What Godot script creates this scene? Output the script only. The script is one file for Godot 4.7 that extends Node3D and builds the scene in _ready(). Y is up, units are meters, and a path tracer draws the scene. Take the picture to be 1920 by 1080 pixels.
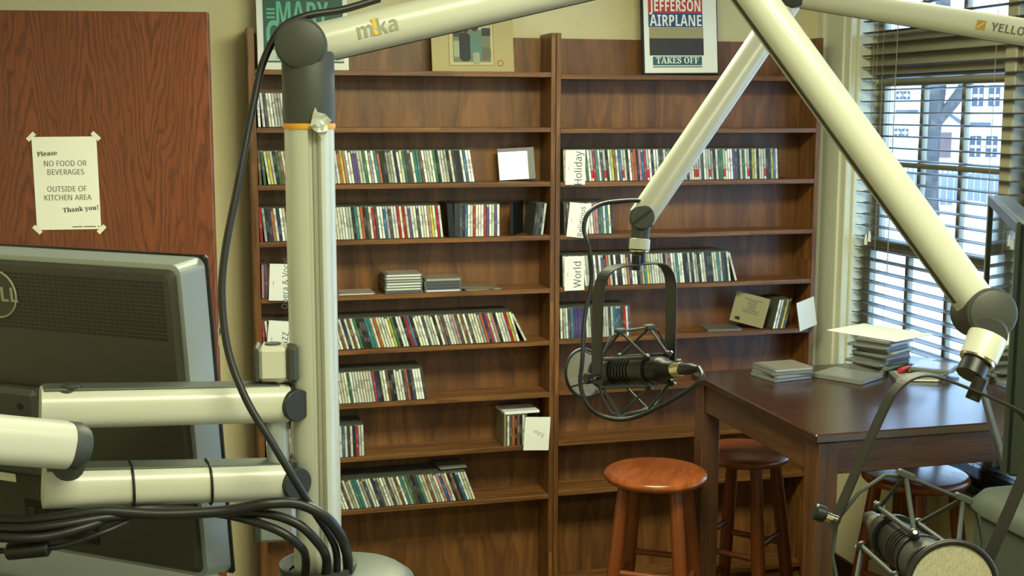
extends Node3D
# Radio studio seen from a raised camera: CD bookcases, microphone arms, monitors, bar table with stools, window with blinds.
# World axes follow the room: the back wall is z = -4.72, the window wall is x = 2.60, the floor is y = 0.

var M := {}
var used := {}
var rng := RandomNumberGenerator.new()
var FLAT := -1

# ------------------------------------------------------------------ names, things, parts
func numbered(called: String) -> String:
	if not used.has(called):
		used[called] = 0
		return called
	used[called] += 1
	return "%s_%03d" % [called, used[called]]

func tag(o: Node, label: String, category: String, group := "") -> void:
	o.set_meta("label", label)
	o.set_meta("category", category)
	if group != "":
		o.set_meta("group", group)

func thing(called: String, label: String, category: String, xf := Transform3D(), group := "") -> Node3D:
	var o := Node3D.new()
	o.name = numbered(called)
	add_child(o)
	o.transform = xf
	tag(o, label, category, group)
	return o

func part(parent: Node, called: String, mesh: Mesh, m: Material, xf := Transform3D(), label := "") -> MeshInstance3D:
	var o := MeshInstance3D.new()
	o.name = called
	o.mesh = mesh
	o.material_override = m
	o.transform = xf
	parent.add_child(o, true)
	if label != "":
		o.set_meta("label", label)
	return o

func solo(called: String, label: String, category: String, mesh: Mesh, m: Material, xf := Transform3D(), group := "") -> MeshInstance3D:
	var o := part(self, numbered(called), mesh, m, xf)
	tag(o, label, category, group)
	return o

func structure(called: String, mesh: Mesh, m: Material, xf := Transform3D(), label := "", category := "") -> MeshInstance3D:
	var o := part(self, called, mesh, m, xf)
	o.set_meta("kind", "structure")
	if label != "":
		tag(o, label, category)
	return o

func at(v: Vector3) -> Transform3D:
	return Transform3D(Basis(), v)

func turned(v: Vector3, axis: Vector3, deg: float) -> Transform3D:
	return Transform3D(Basis(axis, deg_to_rad(deg)), v)

# ------------------------------------------------------------------ mesh building
func begin() -> SurfaceTool:
	var st := SurfaceTool.new()
	st.begin(Mesh.PRIMITIVE_TRIANGLES)
	return st

func done(st: SurfaceTool) -> ArrayMesh:
	st.generate_normals()
	return st.commit()

func uv_of(p: Vector3, n: Vector3, grain: int, off: Vector2) -> Vector2:
	var a := n.abs()
	var face := 0
	if a.y >= a.x and a.y >= a.z:
		face = 1
	elif a.z >= a.x:
		face = 2
	var g := grain
	if g == face:
		g = (face + 1) % 3
	var o := 3 - g - face
	return Vector2(p[o], p[g]) + off

func tri(st: SurfaceTool, a: Vector3, b: Vector3, c: Vector3, o: Vector3, grain: int, off: Vector2) -> void:
	var n := (b - a).cross(c - a)
	var q := [a, b, c]
	if n.dot((a + b + c) / 3.0 - o) > 0.0:
		q = [a, c, b]
	for p in q:
		st.set_uv(uv_of(p - o, n, grain, off))
		st.add_vertex(p)

# a box with chamfered edges; the grain runs along axis `grain`
func add_box(st: SurfaceTool, c: Vector3, s: Vector3, bev := 0.0, grain := 1, off := Vector2.ZERO) -> void:
	st.set_smooth_group(FLAT)
	var h := s * 0.5
	var b: float = minf(bev, minf(h.x, minf(h.y, h.z)) * 0.9)
	if b <= 0.0:
		for ax in 3:
			var j := (ax + 1) % 3
			var k := (ax + 2) % 3
			for sg in [-1.0, 1.0]:
				var q: Array[Vector3] = []
				for w in [[-1, -1], [1, -1], [1, 1], [-1, 1]]:
					var p := Vector3.ZERO
					p[ax] = sg * h[ax]
					p[j] = w[0] * h[j]
					p[k] = w[1] * h[k]
					q.append(c + p)
				tri(st, q[0], q[1], q[2], c, grain, off)
				tri(st, q[0], q[2], q[3], c, grain, off)
		return
	var P := func(sx: float, sy: float, sz: float, ax: int) -> Vector3:
		var sv := Vector3(sx, sy, sz)
		var p := Vector3.ZERO
		for i in 3:
			p[i] = sv[i] * (h[i] if i == ax else h[i] - b)
		return c + p
	for ax in 3:
		var j := (ax + 1) % 3
		var k := (ax + 2) % 3
		for sg in [-1.0, 1.0]:
			var q: Array[Vector3] = []
			for w in [[-1, -1], [1, -1], [1, 1], [-1, 1]]:
				var sv := Vector3.ZERO
				sv[ax] = sg
				sv[j] = w[0]
				sv[k] = w[1]
				q.append(P.call(sv.x, sv.y, sv.z, ax))
			tri(st, q[0], q[1], q[2], c, grain, off)
			tri(st, q[0], q[2], q[3], c, grain, off)
		for s1 in [-1.0, 1.0]:
			for s2 in [-1.0, 1.0]:
				var v0 := Vector3.ZERO
				v0[j] = s1
				v0[k] = s2
				var v1 := v0
				v0[ax] = -1.0
				v1[ax] = 1.0
				var a0: Vector3 = P.call(v0.x, v0.y, v0.z, j)
				var a1: Vector3 = P.call(v1.x, v1.y, v1.z, j)
				var b0: Vector3 = P.call(v0.x, v0.y, v0.z, k)
				var b1: Vector3 = P.call(v1.x, v1.y, v1.z, k)
				tri(st, a0, a1, b1, c, grain, off)
				tri(st, a0, b1, b0, c, grain, off)
	for sx in [-1.0, 1.0]:
		for sy in [-1.0, 1.0]:
			for sz in [-1.0, 1.0]:
				tri(st, P.call(sx, sy, sz, 0), P.call(sx, sy, sz, 1), P.call(sx, sy, sz, 2), c, grain, off)

func box(s: Vector3, bev := 0.0, grain := 1, c := Vector3.ZERO) -> ArrayMesh:
	var st := begin()
	add_box(st, c, s, bev, grain, Vector2(rng.randf(), rng.randf()))
	return done(st)

# turned body: profile of (radius, height) from the bottom to the top of the outside
func add_lathe(st: SurfaceTool, prof: Array, seg := 32, xf := Transform3D()) -> void:
	var g := 1
	for i in range(prof.size() - 1):
		var p0: Vector2 = prof[i]
		var p1: Vector2 = prof[i + 1]
		if i > 0:
			var d0: Vector2 = (p0 - (prof[i - 1] as Vector2)).normalized()
			var d1 := (p1 - p0).normalized()
			if d0.dot(d1) < 0.75:
				g += 1
		st.set_smooth_group(g)
		for k in seg:
			var t0 := TAU * k / seg
			var t1 := TAU * (k + 1) / seg
			var a := xf * Vector3(p0.x * cos(t0), p0.y, p0.x * sin(t0))
			var b := xf * Vector3(p0.x * cos(t1), p0.y, p0.x * sin(t1))
			var c := xf * Vector3(p1.x * cos(t1), p1.y, p1.x * sin(t1))
			var d := xf * Vector3(p1.x * cos(t0), p1.y, p1.x * sin(t0))
			var ua := Vector2(p0.x * cos(t0), p0.x * sin(t0))
			var ub := Vector2(p0.x * cos(t1), p0.x * sin(t1))
			var uc := Vector2(p1.x * cos(t1), p1.x * sin(t1))
			var ud := Vector2(p1.x * cos(t0), p1.x * sin(t0))
			if p0.x > 1e-6:
				for e in [[a, ua], [b, ub], [c, uc]]:
					st.set_uv(e[1])
					st.add_vertex(e[0])
			if p1.x > 1e-6:
				for e in [[a, ua], [c, uc], [d, ud]]:
					st.set_uv(e[1])
					st.add_vertex(e[0])

func lathe(prof: Array, seg := 32, xf := Transform3D()) -> ArrayMesh:
	var st := begin()
	add_lathe(st, prof, seg, xf)
	return done(st)

# joins rings of equal size into a skin with end caps
func add_skin(st: SurfaceTool, rings: Array, smooth := true, caps := true, closed := false) -> void:
	var n: int = rings[0].size()
	st.set_smooth_group(1 if smooth else FLAT)
	var last: int = rings.size() if closed else rings.size() - 1
	for i in last:
		var r0: PackedVector3Array = rings[i]
		var r1: PackedVector3Array = rings[(i + 1) % rings.size()]
		for k in n:
			var k2 := (k + 1) % n
			var u0 := Vector2(float(k) / n, i * 0.1)
			for e in [[r0[k], u0], [r0[k2], u0], [r1[k2], u0], [r0[k], u0], [r1[k2], u0], [r1[k], u0]]:
				st.set_uv(e[1])
				st.add_vertex(e[0])
	if caps and not closed:
		st.set_smooth_group(FLAT)
		for e in [[0, false], [rings.size() - 1, true]]:
			var r: PackedVector3Array = rings[e[0]]
			var mid := Vector3.ZERO
			for p in r:
				mid += p
			mid /= n
			for k in n:
				var k2 := (k + 1) % n
				var q := [mid, r[k], r[k2]] if e[1] else [mid, r[k2], r[k]]
				for p in q:
					st.set_uv(Vector2.ZERO)
					st.add_vertex(p)

# rings of a 2-D outline carried along a path; `hint` gives the outline's x axis
func rings_along(path: Array, outline: PackedVector2Array, hint := Vector3.ZERO, scales := []) -> Array:
	var out := []
	var e1 := Vector3.ZERO
	for i in path.size():
		var t: Vector3
		if i == 0:
			t = path[1] - path[0]
		elif i == path.size() - 1:
			t = path[i] - path[i - 1]
		else:
			t = (path[i] - path[i - 1]).normalized() + (path[i + 1] - path[i]).normalized()
		t = t.normalized()
		if hint != Vector3.ZERO:
			e1 = (hint - t * hint.dot(t)).normalized()
		elif i == 0:
			e1 = t.cross(Vector3.UP)
			if e1.length() < 0.05:
				e1 = t.cross(Vector3.RIGHT)
			e1 = e1.normalized()
		else:
			e1 = (e1 - t * e1.dot(t)).normalized()
		var e2 := e1.cross(t)
		var s: float = scales[i] if scales.size() > i else 1.0
		var r := PackedVector3Array()
		for p in outline:
			r.append(path[i] + e1 * p.x * s + e2 * p.y * s)
		out.append(r)
	return out

func circle(r: float, n: int) -> PackedVector2Array:
	var o := PackedVector2Array()
	for k in n:
		o.append(Vector2(cos(TAU * k / n), sin(TAU * k / n)) * r)
	return o

func rounded(w: float, h: float, r: float, n := 4) -> PackedVector2Array:
	var o := PackedVector2Array()
	for q in 4:
		var c: Vector2 = [Vector2(w / 2 - r, h / 2 - r), Vector2(-w / 2 + r, h / 2 - r), Vector2(-w / 2 + r, -h / 2 + r), Vector2(w / 2 - r, -h / 2 + r)][q]
		for k in n + 1:
			var a := PI / 2 * (q + float(k) / n)
			o.append(c + Vector2(cos(a), sin(a)) * r)
	return o

# an upright rounded rectangle at depth z, wound for a skin that grows along +z
func rect_ring(x0: float, x1: float, y0: float, y1: float, r: float, z: float) -> PackedVector3Array:
	var o := PackedVector3Array()
	for p in rounded(x1 - x0, y1 - y0, r, 5):
		o.append(Vector3((x0 + x1) / 2 + p.x, (y0 + y1) / 2 - p.y, z))
	return o

func add_tube(st: SurfaceTool, path: Array, r: float, seg := 10, scales := []) -> void:
	add_skin(st, rings_along(path, circle(r, seg), Vector3.ZERO, scales))

func tube(path: Array, r: float, seg := 10, scales := []) -> ArrayMesh:
	var st := begin()
	add_tube(st, path, r, seg, scales)
	return done(st)

func bar(path: Array, outline: PackedVector2Array, hint: Vector3, smooth := false) -> ArrayMesh:
	var st := begin()
	add_skin(st, rings_along(path, outline, hint), smooth)
	return done(st)

func smoothed(p: Array, n := 6) -> Array:
	var o := []
	for i in range(p.size() - 1):
		var p0: Vector3 = p[maxi(i - 1, 0)]
		var p1: Vector3 = p[i]
		var p2: Vector3 = p[i + 1]
		var p3: Vector3 = p[mini(i + 2, p.size() - 1)]
		for k in n:
			o.append(p1.cubic_interpolate(p2, p0, p3, float(k) / n))
	o.append(p[p.size() - 1])
	return o

# a lathe whose axis runs from a to b; profile heights are metres from a
func axle(a: Vector3, b: Vector3) -> Transform3D:
	var y := (b - a).normalized()
	var x := y.cross(Vector3.UP if absf(y.y) < 0.9 else Vector3.RIGHT).normalized()
	return Transform3D(Basis(x, y, x.cross(y)), a)

func drum(a: Vector3, b: Vector3, r: float, bev := 0.001, seg := 32) -> ArrayMesh:
	var l := a.distance_to(b)
	return lathe([Vector2(0, 0), Vector2(r - bev, 0), Vector2(r, bev), Vector2(r, l - bev), Vector2(r - bev, l), Vector2(0, l)], seg, axle(a, b))

func ball(c: Vector3, r: float) -> ArrayMesh:
	var prof := []
	for k in 9:
		var a := -PI / 2 + PI * k / 8
		prof.append(Vector2(maxf(0.0, r * cos(a)) if k > 0 and k < 8 else 0.0, r * sin(a)))
	return lathe(prof, 14, at(c))

func text(parent: Node, s: String, height: float, m: Material, xf: Transform3D, font := "Droid Sans", bold := false, italic := false, squeeze := 1.0) -> MeshInstance3D:
	var f := SystemFont.new()
	f.font_names = PackedStringArray([font])
	f.font_weight = 700 if bold else 400
	f.font_italic = italic
	var t := TextMesh.new()
	t.text = s
	t.font = f
	t.font_size = 64
	t.pixel_size = height / 46.0
	t.depth = 0.0004
	t.curve_step = 2.0
	return part(parent, "lettering", t, m, xf * Transform3D(Basis.from_scale(Vector3(squeeze, 1, 1)), Vector3.ZERO))

# ------------------------------------------------------------------ materials
func mat(c: Color, rough := 0.6, metal := 0.0, spec := 0.5) -> StandardMaterial3D:
	var m := StandardMaterial3D.new()
	m.albedo_color = c
	m.roughness = rough
	m.metallic = metal
	m.metallic_specular = spec
	return m

func textured(img: Image, size: Vector2, rough := 0.5, spec := 0.5) -> StandardMaterial3D:
	img.generate_mipmaps()
	var m := mat(Color.WHITE, rough, 0.0, spec)
	m.albedo_texture = ImageTexture.create_from_image(img)
	m.uv1_scale = Vector3(1.0 / size.x, 1.0 / size.y, 1)
	return m

# straight to wavy plain-sawn grain running up the picture
func wood(w: int, h: int, dark: Color, light: Color, sd: int, wave: float, fine: float) -> Image:
	var n := FastNoiseLite.new()
	n.seed = sd
	n.frequency = 1.0
	var img := Image.create(w, h, false, Image.FORMAT_RGB8)
	for y in h:
		for x in w:
			var u := float(x) / w
			var v := float(y) / h
			var warp := n.get_noise_2d(u * 5.0, v * 2.0)
			var broad := n.get_noise_2d(u * 9.0 + warp * wave, v * 1.6 + 7.0)
			var ring := sin((u * 26.0 + warp * 5.0 * wave + broad * 2.0) * TAU * 0.5)
			var pore := n.get_noise_2d(u * 230.0, v * 7.0 + 31.0)
			var t := 0.5 + 0.42 * broad + 0.10 * ring + fine * pore
			img.set_pixel(x, y, dark.lerp(light, clampf(t, 0.0, 1.0)))
	return img

# flat-cut oak veneer with nested pointed arches
func oak(w: int, h: int) -> Image:
	var n := FastNoiseLite.new()
	n.seed = 12
	n.frequency = 1.0
	var img := Image.create(w, h, false, Image.FORMAT_RGB8)
	var lo := Color(0.25, 0.125, 0.075)
	var hi := Color(0.53, 0.28, 0.165)
	for y in h:
		for x in w:
			var u := float(x) / w
			var v := float(y) / h
			var bu := u * 5.0 + 0.30 * n.get_noise_2d(u * 4.0, v * 2.5)
			var cell := floorf(bu)
			var d := absf(bu - cell - 0.5) * 2.0
			var way := 1.0 if int(cell) % 2 == 0 else -1.0
			var arch := v * 17.0 * way + 5.2 * pow(d, 1.35) + 0.75 * n.get_noise_2d(u * 14.0, v * 5.0 + cell * 9.0) + cell * 0.37
			var f := arch - floorf(arch)
			var edge := d * d
			var line := smoothstep(0.0, 0.25, f) * (1.0 - smoothstep(0.55, 1.0, f))
			var pore := n.get_noise_2d(u * 300.0, v * 14.0)
			var t := 0.58 + 0.40 * (line - 0.5) * (1.0 - 0.45 * edge) + 0.34 * pore + 0.10 * n.get_noise_2d(u * 60.0, v * 3.0)
			img.set_pixel(x, y, lo.lerp(hi, clampf(t, 0.0, 1.0)))
	return img

func speckle(w: int, h: int, c: Color, amp: float, fx: float, fy: float, sd: int) -> Image:
	var n := FastNoiseLite.new()
	n.seed = sd
	n.frequency = 1.0
	var img := Image.create(w, h, false, Image.FORMAT_RGB8)
	for y in h:
		for x in w:
			var t := 1.0 + amp * n.get_noise_2d(x * fx, y * fy) + amp * 0.6 * n.get_noise_2d(x * fx * 0.13 + 50.0, y * fy * 0.13)
			img.set_pixel(x, y, Color(c.r * t, c.g * t, c.b * t))
	return img

func make_materials() -> void:
	M.wall = textured(speckle(128, 128, Color(0.86, 0.82, 0.655), 0.02, 0.4, 0.4, 3), Vector2(0.5, 0.5), 0.85, 0.2)
	M.ceiling = mat(Color(0.86, 0.86, 0.83), 0.9, 0, 0.2)
	M.floor = textured(speckle(256, 256, Color(0.40, 0.36, 0.25), 0.22, 0.5, 0.5, 4), Vector2(0.4, 0.4), 0.95, 0.1)
	M.shelf = textured(wood(256, 512, Color(0.275, 0.168, 0.082), Color(0.60, 0.405, 0.212), 5, 0.25, 0.28), Vector2(0.35, 1.0), 0.38)
	M.back = textured(wood(384, 768, Color(0.275, 0.168, 0.086), Color(0.60, 0.405, 0.218), 6, 0.9, 0.16), Vector2(1.2, 2.3), 0.42)
	M.oak = textured(oak(640, 1400), Vector2(0.92, 2.25), 0.42)
	M.table = textured(wood(256, 512, Color(0.13, 0.07, 0.05), Color(0.24, 0.135, 0.095), 8, 0.3, 0.22), Vector2(0.5, 1.1), 0.20, 0.75)
	M.table_leg = textured(wood(128, 256, Color(0.22, 0.135, 0.075), Color(0.40, 0.26, 0.15), 9, 0.2, 0.25), Vector2(0.3, 1.0), 0.35)
	M.stool = textured(wood(256, 256, Color(0.42, 0.195, 0.075), Color(0.60, 0.315, 0.135), 10, 0.4, 0.18), Vector2(0.5, 0.5), 0.24)
	M.stool_leg = mat(Color(0.43, 0.215, 0.09), 0.28)
	M.baseboard = mat(Color(0.20, 0.115, 0.075), 0.4)
	M.paint = mat(Color(0.83, 0.84, 0.76), 0.45)
	M.frame = mat(Color(0.54, 0.52, 0.44), 0.5)
	M.slat = mat(Color(0.27, 0.26, 0.235), 0.45)
	M.cord = mat(Color(0.55, 0.53, 0.46), 0.8)
	M.tassel = mat(Color(0.86, 0.86, 0.82), 0.5)
	M.arm = mat(Color(0.80, 0.80, 0.745), 0.30, 0.0, 0.6)
	M.pole = mat(Color(0.76, 0.765, 0.72), 0.32, 0.15, 0.6)
	M.groove = mat(Color(0.62, 0.62, 0.55), 0.4, 0.3)
	M.charcoal = mat(Color(0.235, 0.245, 0.225), 0.5)
	M.darkgrey = mat(Color(0.165, 0.17, 0.165), 0.45)
	M.black = mat(Color(0.085, 0.085, 0.085), 0.38)
	M.rubber = mat(Color(0.10, 0.10, 0.105), 0.42)
	M.strap = mat(Color(0.115, 0.115, 0.095), 0.40)
	M.micbody = mat(Color(0.12, 0.12, 0.10), 0.34, 0.3)
	M.band = mat(Color(0.21, 0.23, 0.205), 0.6)
	M.chrome = mat(Color(0.85, 0.83, 0.76), 0.18, 1.0)
	M.brass = mat(Color(0.80, 0.77, 0.64), 0.25, 1.0)
	M.mesh_cloth = textured(speckle(128, 128, Color(0.64, 0.62, 0.54), 0.25, 2.0, 0.25, 22), Vector2(0.05, 0.05), 0.9, 0.2)
	M.orange = mat(Color(0.88, 0.62, 0.16), 0.45)
	M.foil = mat(Color(0.84, 0.85, 0.82), 0.28, 0.55)
	M.silver = mat(Color(0.62, 0.65, 0.66), 0.35, 0.35)
	M.shell = mat(Color(0.23, 0.22, 0.195), 0.5)
	M.screen = mat(Color(0.012, 0.013, 0.014), 0.03, 0.0, 1.0)
	M.screen.clearcoat_enabled = true
	M.screen.clearcoat = 1.0
	M.screen.clearcoat_roughness = 0.02
	M.bezel = mat(Color(0.16, 0.19, 0.17), 0.3)
	M.counter = mat(Color(0.34, 0.36, 0.33), 0.5)
	M.binbody = mat(Color(0.25, 0.27, 0.24), 0.55)
	M.binlid = mat(Color(0.28, 0.30, 0.265), 0.5)
	M.base = mat(Color(0.30, 0.325, 0.295), 0.5)
	M.paper = mat(Color(0.93, 0.93, 0.89), 0.85, 0.0, 0.2)
	M.tape = mat(Color(0.90, 0.90, 0.82), 0.5)
	M.ink = mat(Color(0.17, 0.17, 0.15), 0.8)
	M.greyink = mat(Color(0.36, 0.36, 0.31), 0.8)
	M.pen = mat(Color(0.33, 0.35, 0.35), 0.8)
	M.paleink = mat(Color(0.80, 0.81, 0.76), 0.6)
	M.logo_grey = mat(Color(0.60, 0.60, 0.53), 0.5)
	M.logo_orange = mat(Color(0.93, 0.72, 0.22), 0.5)
	M.logo_gold = mat(Color(0.72, 0.57, 0.20), 0.5)
	M.logo_text = mat(Color(0.40, 0.40, 0.37), 0.5)
	M.poster_green = mat(Color(0.05, 0.30, 0.255), 0.5)
	M.poster_mint = mat(Color(0.36, 0.68, 0.55), 0.5)
	M.poster_red = mat(Color(0.72, 0.22, 0.17), 0.5)
	M.poster_blue = mat(Color(0.13, 0.28, 0.46), 0.5)
	M.poster_teal = mat(Color(0.14, 0.36, 0.37), 0.5)
	M.poster_tan = mat(Color(0.62, 0.58, 0.42), 0.5)
	M.poster_dark = mat(Color(0.20, 0.19, 0.18), 0.5)
	M.sleeve = mat(Color(0.72, 0.66, 0.46), 0.7)
	M.sleeve_line = mat(Color(0.52, 0.43, 0.28), 0.7)
	M.sleeve_red = mat(Color(0.60, 0.30, 0.22), 0.7)
	M.cd = mat(Color.WHITE, 0.30, 0.0, 0.5)
	M.cd.vertex_color_use_as_albedo = true
	M.jewel = mat(Color(0.40, 0.41, 0.39), 0.25)
	M.glossy_print = mat(Color(0.93, 0.94, 0.92), 0.16)
	M.clear = mat(Color(0.85, 0.9, 0.88, 0.22), 0.08)
	M.clear.transparency = BaseMaterial3D.TRANSPARENCY_ALPHA
	M.pane = mat(Color(0.9, 0.97, 1.0, 0.06), 0.02)
	M.pane.transparency = BaseMaterial3D.TRANSPARENCY_ALPHA
	M.red = mat(Color(0.66, 0.13, 0.09), 0.4)
	M.snow = textured(speckle(256, 256, Color(0.90, 0.92, 0.95), 0.03, 0.05, 0.05, 14), Vector2(9, 9), 0.9, 0.2)
	M.house = mat(Color(0.88, 0.90, 0.90), 0.8)
	M.roof = mat(Color(0.86, 0.87, 0.88), 0.9)
	M.eave = mat(Color(0.30, 0.32, 0.35), 0.8)
	M.shutter = mat(Color(0.20, 0.23, 0.28), 0.7)
	M.brick = mat(Color(0.40, 0.30, 0.28), 0.8)
	M.bark = textured(speckle(128, 256, Color(0.30, 0.29, 0.28), 0.3, 0.25, 0.04, 15), Vector2(1, 1), 0.95, 0.1)
	M.fence = mat(Color(0.47, 0.48, 0.50), 0.85)
	M.lamp = mat(Color(0.9, 0.9, 0.85), 0.5)
	M.lamp.emission_enabled = true
	M.lamp.emission = Color(0.98, 1.0, 0.85)
	M.lamp.emission_energy_multiplier = 1.6
	M.lampbox = mat(Color(0.85, 0.85, 0.83), 0.5)

# ------------------------------------------------------------------ entry
func _ready() -> void:
	rng.seed = 20
	# camera
	var cam := Camera3D.new()
	cam.name = "camera"
	cam.position = Vector3(0, 1.93, 0)
	cam.rotation = Vector3(-0.1399, -0.2628, 0.0018)
	cam.fov = 25.926
	cam.near = 0.05
	cam.far = 400.0
	add_child(cam)
	cam.current = true
	# sky: an even, snowy overcast
	var sm := ProceduralSkyMaterial.new()
	sm.sky_top_color = Color(0.66, 0.83, 1.0)
	sm.sky_horizon_color = Color(0.72, 0.87, 1.0)
	sm.ground_bottom_color = Color(0.62, 0.76, 0.92)
	sm.ground_horizon_color = Color(0.72, 0.87, 1.0)
	sm.energy_multiplier = SKY
	var sky := Sky.new()
	sky.sky_material = sm
	var env := Environment.new()
	env.background_mode = Environment.BG_SKY
	env.sky = sky
	env.tonemap_mode = Environment.TONE_MAPPER_LINEAR
	env.tonemap_exposure = EXPOSURE
	env.sdfgi_enabled = true
	env.ssao_enabled = true
	env.ssil_enabled = true
	var we := WorldEnvironment.new()
	we.name = "environment"
	we.environment = env
	add_child(we)
	make_materials()
	ceiling_lamp(Vector3(1.15, 2.74, -2.75), "recessed fluorescent ceiling light nearest the bookcases", LAMP)
	ceiling_lamp(Vector3(0.75, 2.74, -0.35), "recessed fluorescent ceiling light above the mixing counter", LAMP * 0.44)
	room()
	window()
	outside()
	door_and_sign()
	bookcases()
	table_and_stools()
	counter_and_pole()
	monitor_left()
	microphone_arms()
	microphones()
	monitor_right()
	bin()
	discs()
	shelf_items()
	table_items()
	blind()

const SKY := 8.0
const EXPOSURE := 1.0
const LAMP := 8.5

func ceiling_lamp(p: Vector3, label: String, power: float) -> void:
	var t := thing("ceiling_light", label, "ceiling light", at(p), "fluorescent ceiling lights")
	part(t, "housing", box(Vector3(1.24, 0.03, 0.64), 0.003), M.lampbox, at(Vector3(0, -0.01, 0)))
	part(t, "diffuser", box(Vector3(1.18, 0.008, 0.58), 0.002), M.lamp, at(Vector3(0, -0.029, 0)))
	var l := AreaLight3D.new()
	l.name = "tube_light"
	l.area_size = Vector2(1.18, 0.58)
	l.light_color = Color(0.99, 1.0, 0.83)
	l.light_energy = power
	l.area_normalize_energy = true
	l.area_range = 12.0
	l.area_attenuation = 2.0
	l.shadow_enabled = true
	l.rotation = Vector3(-PI / 2, 0, 0)
	l.position = Vector3(0, -0.036, 0)
	t.add_child(l)

# ------------------------------------------------------------------ the room
func room() -> void:
	var st := begin()
	add_box(st, Vector3(0.9, -0.05, -1.75), Vector3(3.7, 0.10, 6.2))
	structure("floor", done(st), M.floor)
	st = begin()
	add_box(st, Vector3(0.9, 2.80, -1.75), Vector3(3.7, 0.10, 6.2))
	structure("ceiling", done(st), M.ceiling)
	st = begin()
	add_box(st, Vector3(0.9, 1.375, -4.78), Vector3(3.7, 2.75, 0.12))
	structure("wall_back", done(st), M.wall)
	st = begin()
	add_box(st, Vector3(0.9, 1.375, 1.26), Vector3(3.7, 2.75, 0.12))
	structure("wall_front", done(st), M.wall)
	st = begin()
	add_box(st, Vector3(-0.86, 1.375, -1.75), Vector3(0.12, 2.75, 6.0))
	structure("wall_left", done(st), M.wall)
	# window wall with the opening z -4.46 .. -2.50, y 0.60 .. 2.60
	st = begin()
	add_box(st, Vector3(2.67, 1.375, -4.59), Vector3(0.14, 2.75, 0.26))
	add_box(st, Vector3(2.67, 1.375, -2.10), Vector3(0.14, 2.75, 0.80))
	add_box(st, Vector3(2.67, 1.375, 0.35), Vector3(0.14, 2.75, 1.70))
	add_box(st, Vector3(2.67, 0.30, -1.10), Vector3(0.14, 0.60, 1.20))
	add_box(st, Vector3(2.67, 2.675, -1.10), Vector3(0.14, 0.15, 1.20))
	add_box(st, Vector3(2.67, 0.30, -3.48), Vector3(0.14, 0.60, 1.96))
	add_box(st, Vector3(2.67, 2.675, -3.48), Vector3(0.14, 0.15, 1.96))
	structure("wall_right", done(st), M.wall)
	st = begin()
	add_box(st, Vector3(2.592, 0.06, -1.75), Vector3(0.016, 0.12, 5.94), 0.004)
	structure("baseboard_right", done(st), M.baseboard)
	st = begin()
	add_box(st, Vector3(0.1, 0.06, -4.712), Vector3(0.30, 0.12, 0.016), 0.004)
	structure("baseboard_back", done(st), M.baseboard)
	# moulded casing round the opening
	var c := Node3D.new()
	c.name = "trim_1"
	c.set_meta("kind", "structure")
	add_child(c)
	var prof := [[-4.700, 0.05, 0.034], [-4.615, 0.13, 0.018], [-4.535, 0.03, 0.028], [-4.500, 0.045, 0.020], [-4.471, 0.022, 0.030]]
	for e in prof:
		part(c, "casing_strip", box(Vector3(e[2], 2.02, e[1]), 0.004), M.paint, at(Vector3(2.60 - e[2] / 2, 1.64, e[0])))
	for e in [[2.640, 0.05, 0.028], [2.700, 0.07, 0.018]]:
		part(c, "casing_strip", box(Vector3(e[2], e[1], 2.24), 0.004), M.paint, at(Vector3(2.60 - e[2] / 2, e[0], -3.60)))
	part(c, "window_stool", box(Vector3(0.17, 0.03, 2.2), 0.006), M.paint, at(Vector3(2.635, 0.613, -3.55)))
	part(c, "jamb", box(Vector3(0.135, 1.99, 0.012), 0.001), M.paint, at(Vector3(2.668, 1.615, -4.455)))
	part(c, "jamb", box(Vector3(0.135, 1.99, 0.012), 0.001), M.paint, at(Vector3(2.668, 1.615, -2.506)))
	part(c, "head_jamb", box(Vector3(0.135, 0.012, 1.94), 0.001), M.paint, at(Vector3(2.668, 2.594, -3.48)))

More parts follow.
